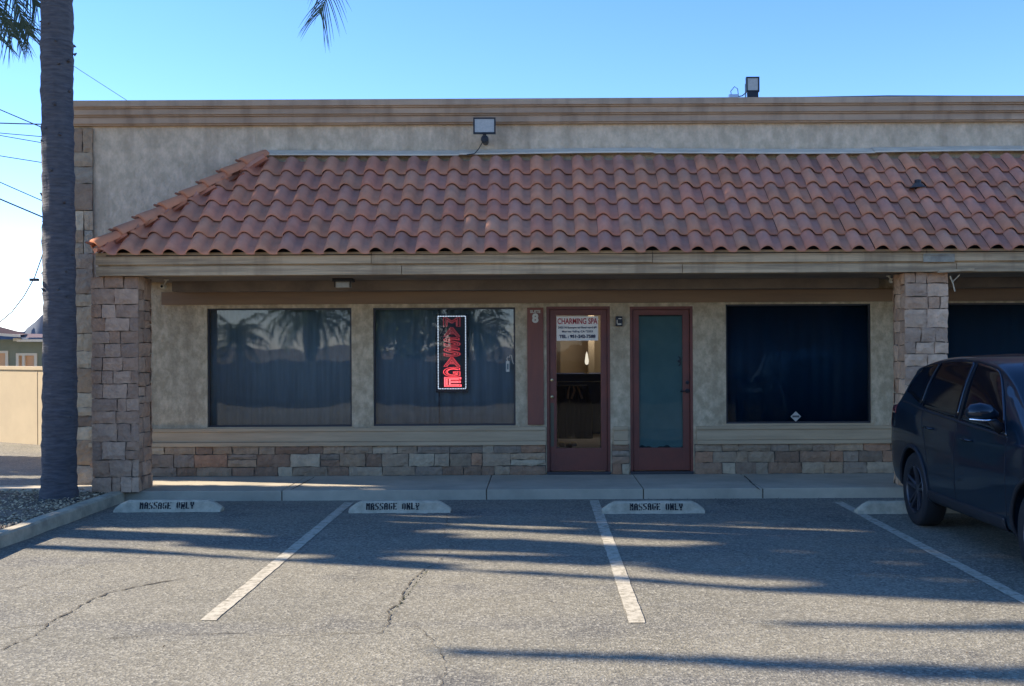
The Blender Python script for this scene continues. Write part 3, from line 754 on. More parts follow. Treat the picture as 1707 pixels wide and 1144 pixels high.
# vent pipe poking out of the tiles
root = thing('vent_pipe', 'short black vent pipe poking out of the clay tiles on the right', 'pipe')
v = at(1530, 300, 13.95); zz = EAVE_Z + (v.y-EAVE_Y)*tan(SL)
b = MB(); b.tube([(v.x, v.y, zz-.05), (v.x, v.y, zz+.13)], .04, 12); b.build('pipe', 'black', root)
b = MB(); fs = b.lathe([(.11, .03), (.07, .06), (.043, .09)], (v.x, v.y, zz), 'Z', 14); b.build('flashing_collar', mat('lead_flashing', (.06, .06, .065), .6), root); rebase(root, (v.x, v.y, zz))
# metal patch and frayed strips on the beam above the right pillar
b = MB(); a_, c_ = at(1540, 434, 13.0), at(1598, 423, 13.0)
b.box(a_.x, c_.x-.04, 13.015, 13.028, a_.z-.02, c_.z, .001); b.box(a_.x, c_.x-.1, 13.0, 13.013, c_.z-.012, c_.z+.002)
o = b.build('metal_patch', mat('galvanised_patch', (.36, .34, .30), .6, (.22, .2, .18), 9), None, 'pale metal patch nailed on the fascia beam above the right stone pillar', 'metal patch'); origin_to(o, a_)
b = MB(); a_ = at(1566, 452, 13.0)
b.prism([(a_.x-.02, a_.z-.02), (a_.x+.40, a_.z+.005), (a_.x+.41, a_.z+.035), (a_.x+.0, a_.z+.01)], 13.005, 13.035)
o = b.build('split_board', 'beam', None, 'split wooden strip peeling off the beam above the right stone pillar', 'board'); origin_to(o, a_)
b = MB(); a_ = at(1584, 460, 13.15)
b.tube([a_, at(1588, 470, 13.12), at(1592, 486, 13.1)], .008, 5); b.tube([at(1588, 470, 13.12), at(1600, 458, 13.1)], .006, 5); b.tube([at(1588, 472, 13.12), at(1583, 461, 13.1)], .006, 5)
o = b.build('broken_twig', mat('dry_stick', (.45, .40, .33), .9), None, 'pale forked stick hanging beside the top of the right stone pillar', 'stick'); origin_to(o, a_)
# suite number board
root = thing('suite_board', 'tall red brown board with a white number 8 left of the glass door', 'sign board')
x0, x1, z0, z1 = X(879), X(906), Z(892, 708), Z(892, 513)
b = MB(); b.box(x0, x1, DW-.025, DW-.001, z0, z1, .004); b.box(x0-.0, x1, DW-.032, DW-.024, z0, z0+.06, .003); b.build('board', 'board', root)
b = MB(); text_bm(b.bm, '8', .155, (X(892.5), DW-.030, Z(892, 531.5)), .003, bold=.008); text_bm(b.bm, 'SUITE', .05, (X(892.5), DW-.030, Z(892, 520)), .002, width=.135, bold=.002)
b.build('number', 'white', root); rebase(root, ((x0+x1)/2, DW-.02, z0))
# door sign
root = thing('door_sign', 'white paper sign reading CHARMING SPA taped on the glass door', 'sign')
x0, x1, z0, z1 = X(928), X(997.5), Z(963, 568), Z(963, 527.5); ys = DW+.05
b = MB(); b.box(x0, x1, ys, ys+.003, z0, z1); b.build('sheet', mat('sign_white', (.85, .82, .85), .6), root)
b = MB(); text_bm(b.bm, 'CHARMING SPA', .105, ((x0+x1)/2, ys-.003, z1-.066), .001, width=(x1-x0)*.96, bold=.0018); b.build('red_lettering', mat('sign_red', (.42, .03, .045), .6), root)
b = MB(); text_bm(b.bm, '2425 N Sunnymead Boulevard #8', .035, ((x0+x1)/2, ys-.003, z1-.146), .001, width=(x1-x0)*.93, bold=.001)
text_bm(b.bm, 'Moreno Valley, CA 92553', .035, ((x0+x1)/2, ys-.003, z1-.198), .001, width=(x1-x0)*.74, bold=.001)
text_bm(b.bm, 'TEL : 951-242-7588', .058, ((x0+x1)/2, ys-.003, z1-.264), .001, width=(x1-x0)*.87, bold=.0025)
b.build('blue_lettering', mat('sign_navy', (.02, .025, .07), .6), root); rebase(root, ((x0+x1)/2, ys, z0))
# lock box between the doors
root = thing('key_lock_box', 'small black lock box on the post between the two doors', 'lock box'); p = at(1031.5, 536, DW)
b = MB(); b.box(p.x-.045, p.x+.045, DW-.05, DW-.001, p.z-.065, p.z+.065, .012); b.build('case', 'black', root)
b = MB(); b.box(p.x-.02, p.x+.03, DW-.055, DW-.049, p.z-.045, p.z-.028); b.box(p.x-.03, p.x-.02, DW-.055, DW-.049, p.z-.03, p.z+.02); b.box(p.x-.01, p.x+.03, DW-.055, DW-.049, p.z+.03, p.z+.04); b.build('panel', 'white', root); rebase(root, (p.x, DW-.02, p.z-.065))
# neon sign behind the glass
root = thing('neon_sign', 'vertical red neon MASSAGE sign with a white dotted border hanging in the window', 'neon sign')
nx0, nx1, nz0, nz1 = X(727), X(777), Z(752, 655), Z(752, 525.5); ny = DW+.085
b = MB(); b.box(nx0-.015, nx1+.015, ny+.004, ny+.03, nz0, nz1+.01, .004); b.build('panel', mat('sign_black', (.008, .008, .016), .35), root)
dots = MB()
def dotline(p, q, n_):
    for k in range(n_):
        t = (k+.5)/n_; x = p[0]+(q[0]-p[0])*t; z = p[1]+(q[1]-p[1])*t; dots.lathe([(.0, -.006), (.0055, -.004), (.0065, .004)], (x, ny, z), 'Y', 8)
bx0, bx1, bz0, bz1 = nx0+.018, nx1-.012, nz0+.05, nz1-.012
dotline((bx0, bz1), (bx1, bz1), 17); dotline((bx0, bz0), (bx1, bz0), 17); dotline((bx0, bz0), (bx0, bz1), 46); dotline((bx1, bz0), (bx1, bz1), 46)
dots.build('led_border', mat('led_white', (.8, .8, .85), .4, emit=(.75, .85, 1, .45)), root)
lh = (bz1-bz0-.035)/7; cxn = (bx0+bx1)/2
for k, ch in enumerate('MASSAGE'):
    zc = bz1-.018-lh*(k+.5)
    st = [.06, .08, .12, .18, .3, .6, 1.6][k]
    b = MB(); text_bm(b.bm, ch, lh*1.25, (cxn, ny-.002, zc), width=.225, fill=False, tube=.0027, bold=.003)
    b.build('letter', mat('neon_red_%d' % k, (.45, .16, .17), .3, emit=(1, .06, .07, st)), root)
    b = MB(); text_bm(b.bm, ch, lh*1.02, (cxn, ny-.004, zc), width=.165, fill=False, tube=.0022, bold=-.001)
    b.build('letter', mat('neon_pink_%d' % k, (.5, .2, .2), .3, emit=(1, .10, .10, st*.8)), root)
for xc_ in (nx0+.06, nx1-.06): b = MB(); b.tube([(xc_, ny+.01, nz1+.01), (xc_, ny+.01, Z(752, 514))], .002, 5); b.build('hanging_chain', 'steel', root)
rebase(root, (cxn, ny+.015, nz0))
# hanging tag on the right of that window
root = thing('hanging_key_tag', 'small white tag on a hook hanging in the window right of the neon sign', 'tag')
p = at(846.5, 611, DW+.045); yy = DW+.045
b = MB(); b.box(p.x-.022, p.x+.022, yy, yy+.004, p.z-.07, p.z+.07, .0015); b.build('tag', 'white', root)
b = MB(); b.box(p.x-.010, p.x+.010, yy-.002, yy-.0005, p.z-.04, p.z+.035); b.build('print', mat('tag_print', (.12, .18, .22), .6), root)
b = MB(); b.tube([(p.x, yy, p.z+.07), (p.x-.012, yy, p.z+.10), (p.x+.0, yy, p.z+.125), (p.x+.022, yy, p.z+.12), (p.x+.03, yy, p.z+.15), (p.x+.05, yy, p.z+.145), (p.x+.06, yy, p.z+.08), (p.x+.075, yy, p.z+.03)], .006, 6); b.build('hook', 'white', root)
rebase(root, (p.x, yy, p.z-.07))
# diamond sticker
root = thing('diamond_sticker', 'small white diamond sticker low on the dark window right of the doors', 'sticker')
p = at(1326.5, 694.5, DW+.05); r_ = .068
b = MB(); b.prism([(p.x, p.z-r_), (p.x+r_, p.z), (p.x, p.z+r_), (p.x-r_, p.z)], DW+.049, DW+.0505); b.build('sheet', mat('sticker_grey', (.42, .44, .48), .5), root)
b = MB(); b.box(p.x-.045, p.x+.045, DW+.0455, DW+.048, p.z-.012, p.z+.014); b.build('dark_band', mat('sticker_band', (.08, .085, .10), .6), root)
rebase(root, (p.x, DW+.05, p.z-r_))
# decal on the frosted door: black handle shaped hook
b = MB(); p = at(1132, 602, DW+.06); b.tube([(p.x-.01, p.y, p.z+.06), (p.x+.014, p.y, p.z+.04), (p.x+.016, p.y, p.z-.04), (p.x-.006, p.y, p.z-.065)], .007, 8); b.lathe([(0, -.006), (.02, -.004), (.02, .006)], (p.x, p.y, p.z), 'Y', 14)
o = b.build('open_hook', 'black', None, 'small black hook on the frosted door pane', 'hook'); origin_to(o, p)
# inside the reception
b = MB(); b.box(-.44, 3.18, 21.3, 21.9, WALKZ+.006, 1.23, .01); b.box(-.44, 3.19, 21.2, 21.95, 1.232, 1.26, .005)
o = b.build('reception_counter', 'navy2', None, 'long navy reception counter seen through the glass door', 'counter'); origin_to(o, (1.3, 21.6, WALKZ))
root = thing('coat_rack', 'rack of dark coats with pale hangers seen through the glass door', 'coat rack')
b = MB(); b.tube([(.3, 18.6, WALKZ+.02), (.3, 18.6, 1.2), (1.02, 18.6, 1.2), (1.02, 18.6, WALKZ+.02)], .015, 8)
for k in (.3, 1.02): b.box(k-.02, k+.02, 18.4, 18.8, WALKZ+.005, WALKZ+.03)
b.build('rail', 'steel', root)
rr = random.Random(2)
for k in range(6):
    x = .36 + k*.075; b = MB(); wv = .16
    prf = []; zt = 1.12
    for j in range(9):
        t = j/8; prf.append([(x + .03*sin(j+k), 18.6-wv*(.5+.5*t), zt-.9*t-.02), (x+.035, 18.6+wv*(.5+.5*t), zt-.9*t)])
    b.tube([(x-.06, 18.44, zt-.03), (x, 18.5, zt), (x+.05, 18.55, zt-.35), (x+.04, 18.55, zt-.85)], [.04, .07, .10, .11], 8)
    b.build('coat', 'navy', root, smooth=True)
for x, l in ((.50, -1), (.56, 1), (.63, 1)):
    b = MB(); b.tube([(x, 18.36, 1.13), (x+.02*l, 18.34, 1.07), (x+.07*l if x > .6 else x-.03, 18.33, .93)], [.012, .016, .018], 6); b.build('hanger_strap', mat('pale_strap', (.55, .42, .40), .7), root)
rebase(root, (.66, 18.6, WALKZ))
for k, (x, y) in enumerate(((.36, 18.9), (.47, 18.7), (.56, 18.95))):
    b = MB(); b.tube([(x, y, WALKZ+.03), (x+.03, y-.12, WALKZ+.035), (x+.04, y-.24, WALKZ+.025)], [.04, .045, .03], 8)
    b.build('shoe', 'white', None, ['small white shoe nearest the coat rack foot behind the glass door', 'small white shoe in the middle of the three behind the glass door', 'small white shoe farthest right of the three behind the glass door'][k], 'shoe', 'white shoes on the reception floor', smooth=True)
root = thing('pendant_lamp', 'lit white lamp seen through the glass door above the counter', 'lamp')
px_ = X(978, 21.5); b = MB(); b.lathe([(.0, 0), (.03, .02), (.038, .07), (.02, .2), (0, .26)], (px_, 21.5, 1.42), 'Z', 16); b.build('lamp_shade', mat('lamp_glow', (.9, .85, .7), .5, emit=(1, .88, .7, .35)), root, smooth=True)
b = MB(); b.tube([(px_, 21.5, 1.262), (px_, 21.5, 1.42)], .012, 8); b.lathe([(.05, 0), (.05, .01)], (px_, 21.5, 1.261), 'Z', 12); b.build('stand', 'brass', root); rebase(root, (px_, 21.5, 1.26))
ld = bpy.data.lights.new('reception_lamp', 'POINT'); ld.energy = 5; ld.color = (1, .92, .83); ld.shadow_soft_size = .15
lo = bpy.data.objects.new('reception_lamp', ld); COL.objects.link(lo); lo.location = (px_+.2, 21.9, 2.2)

# ================================================================ wheel stops
def stop_mesh(x0, x1, yf, root):
    b = MB(); h = .125; d = .16
    n_ = 16; rings = []
    rr = random.Random(int(x0*50))
    for i in range(n_+1):
        t = i/n_; x = x0+(x1-x0)*t
        e = min(t, 1-t)*n_/1.6; k = min(1, e)
        hh = h*(.35+.65*k); dy = .0
        pr_ = [(0, 0), (.012, .03), (.03, hh-.02), (.05, hh), (d-.05, hh), (d-.03, hh-.02), (d-.012, .03), (d, 0)]
        rings.append([b.bm.verts.new((x+rr.uniform(-.004, .004), yf+p[0]+rr.uniform(-.002, .002), p[1]+rr.uniform(-.002, .002)+.002)) for p in pr_])
    for a, c in zip(rings, rings[1:]):
        for k in range(7): b.bm.faces.new((a[k], a[k+1], c[k+1], c[k]))
        b.bm.faces.new((a[7], a[0], c[0], c[7]))
    b.bm.faces.new(rings[0]); b.bm.faces.new(rings[-1][::-1])
    b.build('concrete_block', 'stop', root)
def hand(ch):   # stencil block letters as filled rects on a 5x7 grid with bridge gaps
    G = {'M': ['11011', '11111', '11111', '11011', '11011', '11011', '11011'], 'A': ['01110', '11011', '11011', '11111', '11011', '11011', '11011'],
         'S': ['01111', '11000', '11000', '01110', '00011', '00011', '11110'], 'G': ['01111', '11000', '11000', '11011', '11011', '11011', '01110'],
         'E': ['11111', '11000', '11000', '11110', '11000', '11000', '11111'], 'O': ['01110', '11011', '11011', '11011', '11011', '11011', '01110'],
         'N': ['11011', '11011', '11111', '11111', '11111', '11011', '11011'], 'L': ['11000', '11000', '11000', '11000', '11000', '11000', '11111'],
         'Y': ['11011', '11011', '11011', '01110', '01110', '00100', '01110'], ' ': ['00000']*7}
    return G[ch]
stops = [(187, 366, 854.5, 230, 322, 'left'), (579, 749, 856, 608, 698, 'mid'), (1003, 1174, 857, 1048, 1138, 'right'), (1430, 1600, 857, None, None, '')]
slab = ['concrete wheel stop stencilled MASSAGE ONLY beside the gravel planter kerb', 'concrete wheel stop stencilled MASSAGE ONLY at the head of the leftmost white line',
        'concrete wheel stop stencilled MASSAGE ONLY just right of the middle white line', 'plain concrete wheel stop partly hidden by the rear wheel of the dark car']
for (x0, x1, yb, t0, t1, _), lb in zip(stops, slab):
    pL, pR = gnd(x0, yb), gnd(x1, yb); yf = (pL.y+pR.y)/2; xa, xb = X(x0, yf), X(x1, yf)
    root = thing('wheel_stop', lb, 'wheel stop', group='concrete wheel stops along the sidewalk')
    stop_mesh(xa, xb, yf, root)
    if t0:
        ta, tb = X(t0, yf), X(t1, yf); txt = 'MASSAGE ONLY'; cw = (tb-ta)/len(txt)
        lb_ = MB(); rr = random.Random(x0)
        sl = (.125-.02-.03)/.018 
        for k, ch in enumerate(txt):
            if ch == ' ': lb_.build('stencil_word', 'ink', root); lb_ = MB(); continue
            g = hand(ch); jz_ = rr.uniform(-.003, .003)
            for r_ in range(7):
                for c_ in range(5):
                    if g[r_][c_] == '1' and rr.random() > .05:
                        if c_ == 2 and r_ in (0, 6) and ch in 'SGOE': continue
                        u0 = ta + k*cw + cw*.84*c_/5 + cw*.06; u1 = u0 + cw*.84/5*1.02
                        zt_ = .107+jz_-.010*r_; zb_ = zt_-.0102
                        yo = lambda z: yf + .012 + .018*(z-.03)/(.075) - .0022
                        lb_.face([(u0, yo(zb_), zb_+.002), (u1, yo(zb_), zb_+.002), (u1, yo(zt_), zt_+.002), (u0, yo(zt_), zt_+.002)])
        lb_.build('stencil_word', 'ink', root)
    rebase(root, ((xa+xb)/2, yf, 0))

# ================================================================ palm in front of the shop
def frond(bm_, base, az, L_, rise, droop, leaf=.5, nleaf=44, wd=.022, rnd=random, lay=None, curl=1.0):
    h = Vector((cos(az), sin(az), 0)); pts = []
    n_ = 14
    ang = rise; p = Vector(base); st = L_/n_
    for i in range(n_+1):
        pts.append(p.copy()); p = p + (h*cos(ang) + Vector((0, 0, 1))*sin(ang))*st; ang -= droop/n_*(.5+i/n_)
    bm_.tube(pts, [.028*(1-.9*i/n_)+.002 for i in range(n_+1)], 5)
    side = Vector((-sin(az), cos(az), 0))
    for k in range(nleaf):
        t = .18 + .82*k/(nleaf-1); f = t*n_; i = min(int(f), n_-1); q = pts[i].lerp(pts[i+1], f-i); d = (pts[i+1]-pts[i]).normalized()
        ll = leaf*(1-.55*abs(t-.5)*2*.9)*rnd.uniform(.85, 1.1)
        for sg in (-1, 1):
            v = (side*sg*rnd.uniform(.7, 1) + d*rnd.uniform(.45, .9) + Vector((0, 0, rnd.uniform(-.3, .25)))).normalized()
            a = q; w2 = wd*rnd.uniform(.7, 1.1)/2; prv = None
            for s_ in range(5):
                u = s_/4; ww = w2*(1-u)**.6 + .0008
                c = a + v*(ll*u) + Vector((0, 0, -1))*(ll*.55*curl*u*u)
                wv = d*ww
                e = (bm_.bm.verts.new(c-wv), bm_.bm.verts.new(c+wv))
                if prv: bm_.bm.faces.new((prv[0], prv[1], e[1], e[0]))
                prv = e
def frond_path(bm_, path, leaf, nleaf, wd, rnd, t0=.35):
    P = [Vector(p) for p in path]; pts = []
    for i in range(len(P)-1):
        a, b_, c, d = P[max(i-1, 0)], P[i], P[i+1], P[min(i+2, len(P)-1)]
        for k in range(8):
            t = k/8; pts.append(.5*((2*b_)+(c-a)*t+(2*a-5*b_+4*c-d)*t*t+(3*b_-a-3*c+d)*t**3))
    pts.append(P[-1]); n_ = len(pts)-1
    bm_.tube(pts, [.026*(1-.92*i/n_)+.0015 for i in range(n_+1)], 5)
    for k in range(nleaf):
        t = t0+(1-t0)*k/(nleaf-1); f = t*n_; i = min(int(f), n_-1); q = pts[i].lerp(pts[i+1], f-i); d = (pts[i+1]-pts[i]).normalized()
        side = Vector((d.z*rnd.uniform(.7, 1), rnd.uniform(-.5, .5), -d.x)).normalized()
        for sg in (-1, 1):
            v = (side*sg*rnd.uniform(.5, .9) + d*rnd.uniform(.7, 1.1)).normalized(); prv = None; ll = leaf*rnd.uniform(.8, 1.1)*(1-.35*t)
            for s_ in range(6):
                u = s_/5; ww = wd/2*(1-u)**.6+.0006; c = q + v*ll*u + Vector((0, 0, -1))*(ll*.45*u*u); wv = d.cross(v).cross(v).normalized()*ww
                e = (bm_.bm.verts.new(c-wv), bm_.bm.verts.new(c+wv))
                if prv: bm_.bm.faces.new((prv[0], prv[1], e[1], e[0]))
                prv = e
TX, TY = X(97, 12.8), 12.8
root = thing('palm_tree', 'tall grey ringed palm trunk rising from the gravel planter at the left', 'palm tree')
b = MB(); rr = random.Random(8)
zs = []; z = .05; ctr = []; 
nz = 150; seg = 28; rings = []
for i in range(nz+1):
    z = .02 + 8.0*i/nz
    base_r = .168 + .07*math.exp(-z/.18) + .012*math.exp(-((z-1.0)/.8)**2) - .0005*z
    rr_ = base_r + .010*((z*5.3) % 1) + rr.uniform(-.004, .004)
    cx_ = TX + .012*sin(z*.9) + .018*(z/6)
    ring = []
    for k in range(seg):
        a = 2*pi*k/seg; j = .006*sin(k*2.3+z*3) + .004*sin(k*5.1+z*11)
        ring.append(b.bm.verts.new((cx_+(rr_+j)*cos(a), TY+(rr_+j)*sin(a), z)))
    rings.append(ring)
for a, c in zip(rings, rings[1:]):
    for k in range(seg): b.bm.faces.new((a[k], a[(k+1) % seg], c[(k+1) % seg], c[k]))
b.bm.faces.new(rings[-1])
# broken leaf stubs on the bark
for k in range(46):
    z = rr.uniform(.8, 6.5); a = rr.uniform(0, 6.28); r_ = .166
    p = Vector((TX+.015+r_*cos(a), TY+r_*sin(a), z)); b.tube([p, p+Vector((cos(a)*.03, sin(a)*.03, rr.uniform(-.02, .03)))], [.02, .006], 5)
b.build('trunk', 'trunk', root, smooth=True)
b = MB(); rr = random.Random(31)
ct = Vector((TX+.03, TY, 7.95))
for k in range(26):
    az = k*2.39996; lev = k/26
    frond(b, ct + Vector((cos(az)*.12, sin(az)*.12, .3*lev)), az, rr.uniform(3.1, 3.7), radians(8+62*lev), radians(95), .62, 60, .02, rr)
# two long hanging fronds that reach into the picture
T0 = ct
def fp(*pp): return [ct] + [at(x, y, d) for x, y, d in pp]
frond_path(b, fp((250, -430, 12.7), (430, -330, 12.5), (520, -160, 12.4), (547, -35, 12.4), (534, 22, 12.4)), .50, 42, .012, rr)
frond_path(b, fp((40, -330, 13.0), (-40, -180, 13.2), (10, -40, 13.3), (48, 58, 13.3)), .42, 70, .016, rr)
frond_path(b, fp((60, -330, 13.2), (-20, -220, 13.6), (-25, -60, 13.7), (20, 60, 13.7)), .45, 70, .016, rr)
frond_path(b, fp((50, -330, 13.1), (0, -200, 13.4), (20, -80, 13.5), (62, 10, 13.5)), .45, 70, .016, rr)
frond_path(b, fp((20, -330, 12.8), (-80, -200, 12.8), (-60, -60, 12.9), (-8, 62, 12.9)), .45, 70, .016, rr)
frond_path(b, fp((70, -330, 13.2), (-60, -260, 13.9), (-60, -90, 14.2), (-10, 20, 14.3), (36, 48, 14.3)), .5, 80, .016, rr)
b.build('crown', 'frond', root, fixn=False)
rebase(root, (TX, TY, .05))
b = MB(); q = at(56, 467, 12.7); b.tube([(TX-.17, 12.7, q.z), (q.x, 12.7, q.z)], .014, 6); b.box(q.x-.04, q.x+.05, 12.68, 12.72, q.z-.012, q.z+.018)
o = b.build('cable_bracket', 'black', None, 'short dark bracket sticking out of the left side of the palm trunk', 'bracket'); origin_to(o, (TX-.17, 12.7, q.z))

# ================================================================ wires
wl = [((0, 183), (68, 212), 26, .012), ((0, 205.5), (68, 207.5), 30, .016), ((0, 222), (68, 228), 28, .010), ((0, 226), (68, 238), 28, .010), ((0, 260), (68, 271), 27, .010), ((0, 304), (68, 334), 25, .011), ((0, 332), (68, 361), 24, .016), ((130, 115), (204, 163), 30, .007)]
wlab = ['power line crossing the sky left of the palm, topmost at the frame edge', 'nearly level thick power line just below the topmost one', 'thin level power line left of the palm, third from the top',
        'thin power line left of the palm just under the third one', 'thin power line left of the palm midway between the groups', 'power line sloping down left of the palm, second from the bottom', 'thickest lowest power line sloping down left of the palm', 'faint thin cable sloping down to the cornice right of the palm trunk']
for ((x0, y0), (x1, y1), d, r_), lb in zip(wl, wlab):
    s_ = (y1-y0)/(x1-x0); ex = 330 if x0 == 130 else 420
    xs_ = -500 if x0 == 0 else -700; pts = []
    for k in range(17):
        t = k/16; x = xs_+(ex-xs_)*t; y = y0+(x-x0)*s_ + .00004*(x-x0)*(x-x0)*-1
        pts.append(at(x, y, d))
    b = MB(); b.tube(pts, r_, 6); o = b.build('power_line', 'wire', None, lb, 'power line', 'power lines left of the building'); origin_to(o, pts[8])
b = MB(); pts = [at(x, y, 17) for x, y in ((-60, 575), (0, 537), (20, 520), (40, 494), (58, 462), (70, 428), (84, 380), (100, 300))]; b.tube(pts, .008, 6)
o = b.build('service_cable', 'wire', None, 'thin cable curving up behind the palm trunk from the house', 'cable'); origin_to(o, pts[1])

# ================================================================ left background
b = MB(); b.prism([(0, 0), (9, 0), (9, 1.41), (0, 1.41)], -.1, .1)
for k in range(3): b.box(2.2+k*3-.01, 2.2+k*3+.01, -.106, .106, .0, 1.41)
b.box(-.02, 9.02, -.125, .125, 1.41, 1.47)
wl_ = b.build('garden_wall', 'cream', None, 'cream painted block wall across the driveway left of the palm', 'wall')
wl_.location = (-13.6, 23.9, -.02); wl_.rotation_euler = (0, 0, -math.atan2(.55, .83))
house = thing('house', 'sage green bungalow with maroon roof and white fascia behind the cream wall', 'house')
HY = 33
def hx(px): return X(px, HY)
b = MB(); hz = Z(0, 566, HY)
wh = [(hx(-30), hx(14), .3, Z(0, 585, HY)), (hx(27), hx(62), .3, Z(40, 589, HY))]
wall_with_holes(b, hx(-260), hx(200), -.02, hz, wh, HY, HY+.2); b.box(hx(-260), hx(-260)+.2, HY+.2, HY+8, -.02, hz); b.build('wall', 'sage', house)
b = MB()
b.face([(hx(-280), HY-.6, Z(0, 556, HY)), (hx(50), HY-.6, Z(40, 559, HY)), tuple(at(46, 557, HY+4)), tuple(at(-280, 470, HY+4))])
b.face([(hx(38), HY-.4, Z(60, 563, HY)), (hx(200), HY-.4, Z(60, 563, HY)), tuple(at(200, 560, HY+5)), tuple(at(30, 556, HY+5))])
b.build('roof', 'maroon', house)
b = MB(); b.prism([(hx(-280), Z(-200, 540, HY)), (hx(50), Z(50, 562.5, HY)), (hx(50), Z(50, 558.5, HY)), (hx(-280), Z(-200, 535, HY))], HY-.66, HY-.6)
b.box(hx(40), hx(200), HY-.46, HY-.4, Z(60, 570, HY), Z(60, 566, HY)); b.box(hx(27), hx(38), HY-.2, HY-.1, Z(30, 569, HY), Z(30, 564, HY)); b.build('fascia', 'house_white', house)
for a, c, z0, z1 in wh:
    f = MB(); 
    for q in ((a, c, z1-.07, z1), (a, c, z0, z0+.07), (a, a+.08, z0+.07, z1-.07), (c-.08, c, z0+.07, z1-.07), (a+(c-a)*.3, a+(c-a)*.3+.07, z0+.07, z1-.07)): f.box(q[0], q[1], HY-.03, HY+.08, q[2], q[3])
    fo = f.build('window', 'house_white', house); p = MB(); p.box(a+.08, c-.08, HY+.05, HY+.06, z0+.07, z1-.07); p.build('pane', 'orange', fo)
rebase(house, (hx(0), HY, 0))

# ================================================================ unseen trees left of the frame, crowns carved to cast a set shade pattern
edge = [gnd(*p) for p in ((-40, 909), (0, 913), (300, 927), (680, 949), (780, 953), (860, 958), (1000, 966), (1267, 987), (1500, 999), (1707, 1009))]
def edge_y(x):
    if x <= edge[0].x: return edge[0].y - .25*(x-edge[0].x)
    for p, q in zip(edge, edge[1:]):
        if p.x <= x <= q.x: return p.y + (q.y-p.y)*(x-p.x)/(q.x-p.x)
    return edge[-1].y - .27*(x-edge[-1].x)
LIT = []      # sunlit streaks on the ground: ends and half width in metres
def streak(a, c, hw, z=0): p, q = gnd(a[0], a[1], z), gnd(c[0], c[1], z); LIT.append((p.x, p.y, q.x, q.y, hw, z))
streak((150, 805), (430, 806), .17, WALKZ); streak((430, 807), (610, 809), .09, WALKZ)
streak((0, 818), (150, 812), .10); streak((0, 795), (70, 795), .12)
streak((130, 889), (250, 888), .24); streak((250, 888), (340, 895), .13)
streak((75, 903), (200, 908), .14); streak((200, 908), (470, 928), .10)
streak((590, 861), (700, 864), .09); streak((700, 867), (870, 878), .06); streak((830, 874), (930, 880), .05)
streak((755, 886), (870, 891), .06); streak((850, 893), (1100, 906), .11); streak((740, 920), (880, 922), .05)
streak((990, 872), (1120, 880), .07); streak((1120, 881), (1320, 886), .13); streak((1320, 887), (1390, 888), .06)
streak((700, 931), (850, 942), .07); streak((850, 945), (1000, 951), .13); streak((1000, 953), (1270, 973), .10)
streak((1655, 931), (1760, 932), .07)
DARK = []
def dark(a, c, hw0, hw1): p, q = gnd(*a), gnd(*c); DARK.append((p.x, p.y, q.x, q.y, hw0, hw1))
dark((740, 1086), (1100, 1098), .035, .07); dark((1100, 1098), (1500, 1118), .07, .11); dark((1500, 1118), (1800, 1132), .12, .17)
dark((1310, 1040), (1500, 1044), .02, .06); dark((1500, 1044), (1800, 1046), .07, .1)
def seg_d(px, py, s):
    ax, ay, bx, by = s[:4]; dx, dy = bx-ax, by-ay; t = max(0, min(1, ((px-ax)*dx+(py-ay)*dy)/(dx*dx+dy*dy)))
    # across-light distance matters in Y only
    return math.hypot((px-ax-dx*t)*.35, py-ay-dy*t), t
TE = tan(EL)
def caster(gx, gy, xc, zg=0):          # where a ray from the ground point towards the sun meets the plane x = xc
    t = (gx-xc)/cos(AZ); return gy + t*sin(AZ), zg + t*TE
random.seed(11)
def leaf_quad(bb, p, s_):
    n_ = Vector((random.gauss(0, 1)+.8, random.gauss(0, 1), random.gauss(0, 1))).normalized(); u = n_.orthogonal().normalized(); v = n_.cross(u)
    a = random.uniform(0, pi); u, v = u*cos(a)+v*sin(a), v*cos(a)-u*sin(a)
    bb.face([p+u*s_, p+v*s_*.45, p-u*s_, p-v*s_*.45])
NT = 3; crowns = [MB() for _ in range(NT)]; cyy = [(12.0, 14.6), (14.6, 17.2), (17.2, 20.5)]
cnt = 0; tries = 0
while cnt < 60000 and tries < 500000:
    tries += 1
    gx = random.uniform(-9, 21); xc = random.uniform(-16.5, -14.0)
    gy = edge_y(gx) + (random.uniform(0, .5) if random.random() < .22 else random.uniform(0, 7.5 if gx < 8 else 9))
    y, z = caster(gx, gy, xc)
    if z < .3 or z > 17.5 or y > 20.5: continue
    s_ = random.uniform(.12, .22)
    if gy < edge_y(gx) + .5 or random.random() < .3: s_ *= .45
    if gy < edge_y(gx) + s_*.5: continue
    bad = False
    for L_ in LIT:
        gx2 = gx - L_[5]/TE*cos(AZ)*-1*-1 if L_[5] else gx; gy2 = gy
        if L_[5]: gx2 = gx - L_[5]/TE*cos(AZ); gy2 = gy + L_[5]/TE*sin(AZ)
        dd_, _t = seg_d(gx2, gy2, L_)
        if dd_ < L_[4] + s_*.55: bad = True; break
    if bad: continue
    k = 0 if y < cyy[0][1] else (1 if y < cyy[1][1] else 2)
    leaf_quad(crowns[k], Vector((xc, y, z)), s_); cnt += 1
print('leaves', cnt, tries)
for k in range(NT):
    root = thing('shade_tree', ['broad leafy tree left of the lot, nearest the street', 'broad leafy tree left of the lot, between the two others', 'broad leafy tree left of the lot, beside the driveway'][k], 'tree', group='leafy trees left of the parking lot')
    crowns[k].build('crown', 'leaf', root, fixn=False)
    yc = [13.6, 15.9, 18.6][k]; t = MB(); t.tube([(-15.3, yc, -.02), (-15.2, yc, 2), (-15.4, yc+.2, 5), (-15.2, yc, 14)], [.28, .22, .16, .05], 10)
    t.build('trunk', 'bark', root, smooth=True); rebase(root, (-15.3, yc, 0))
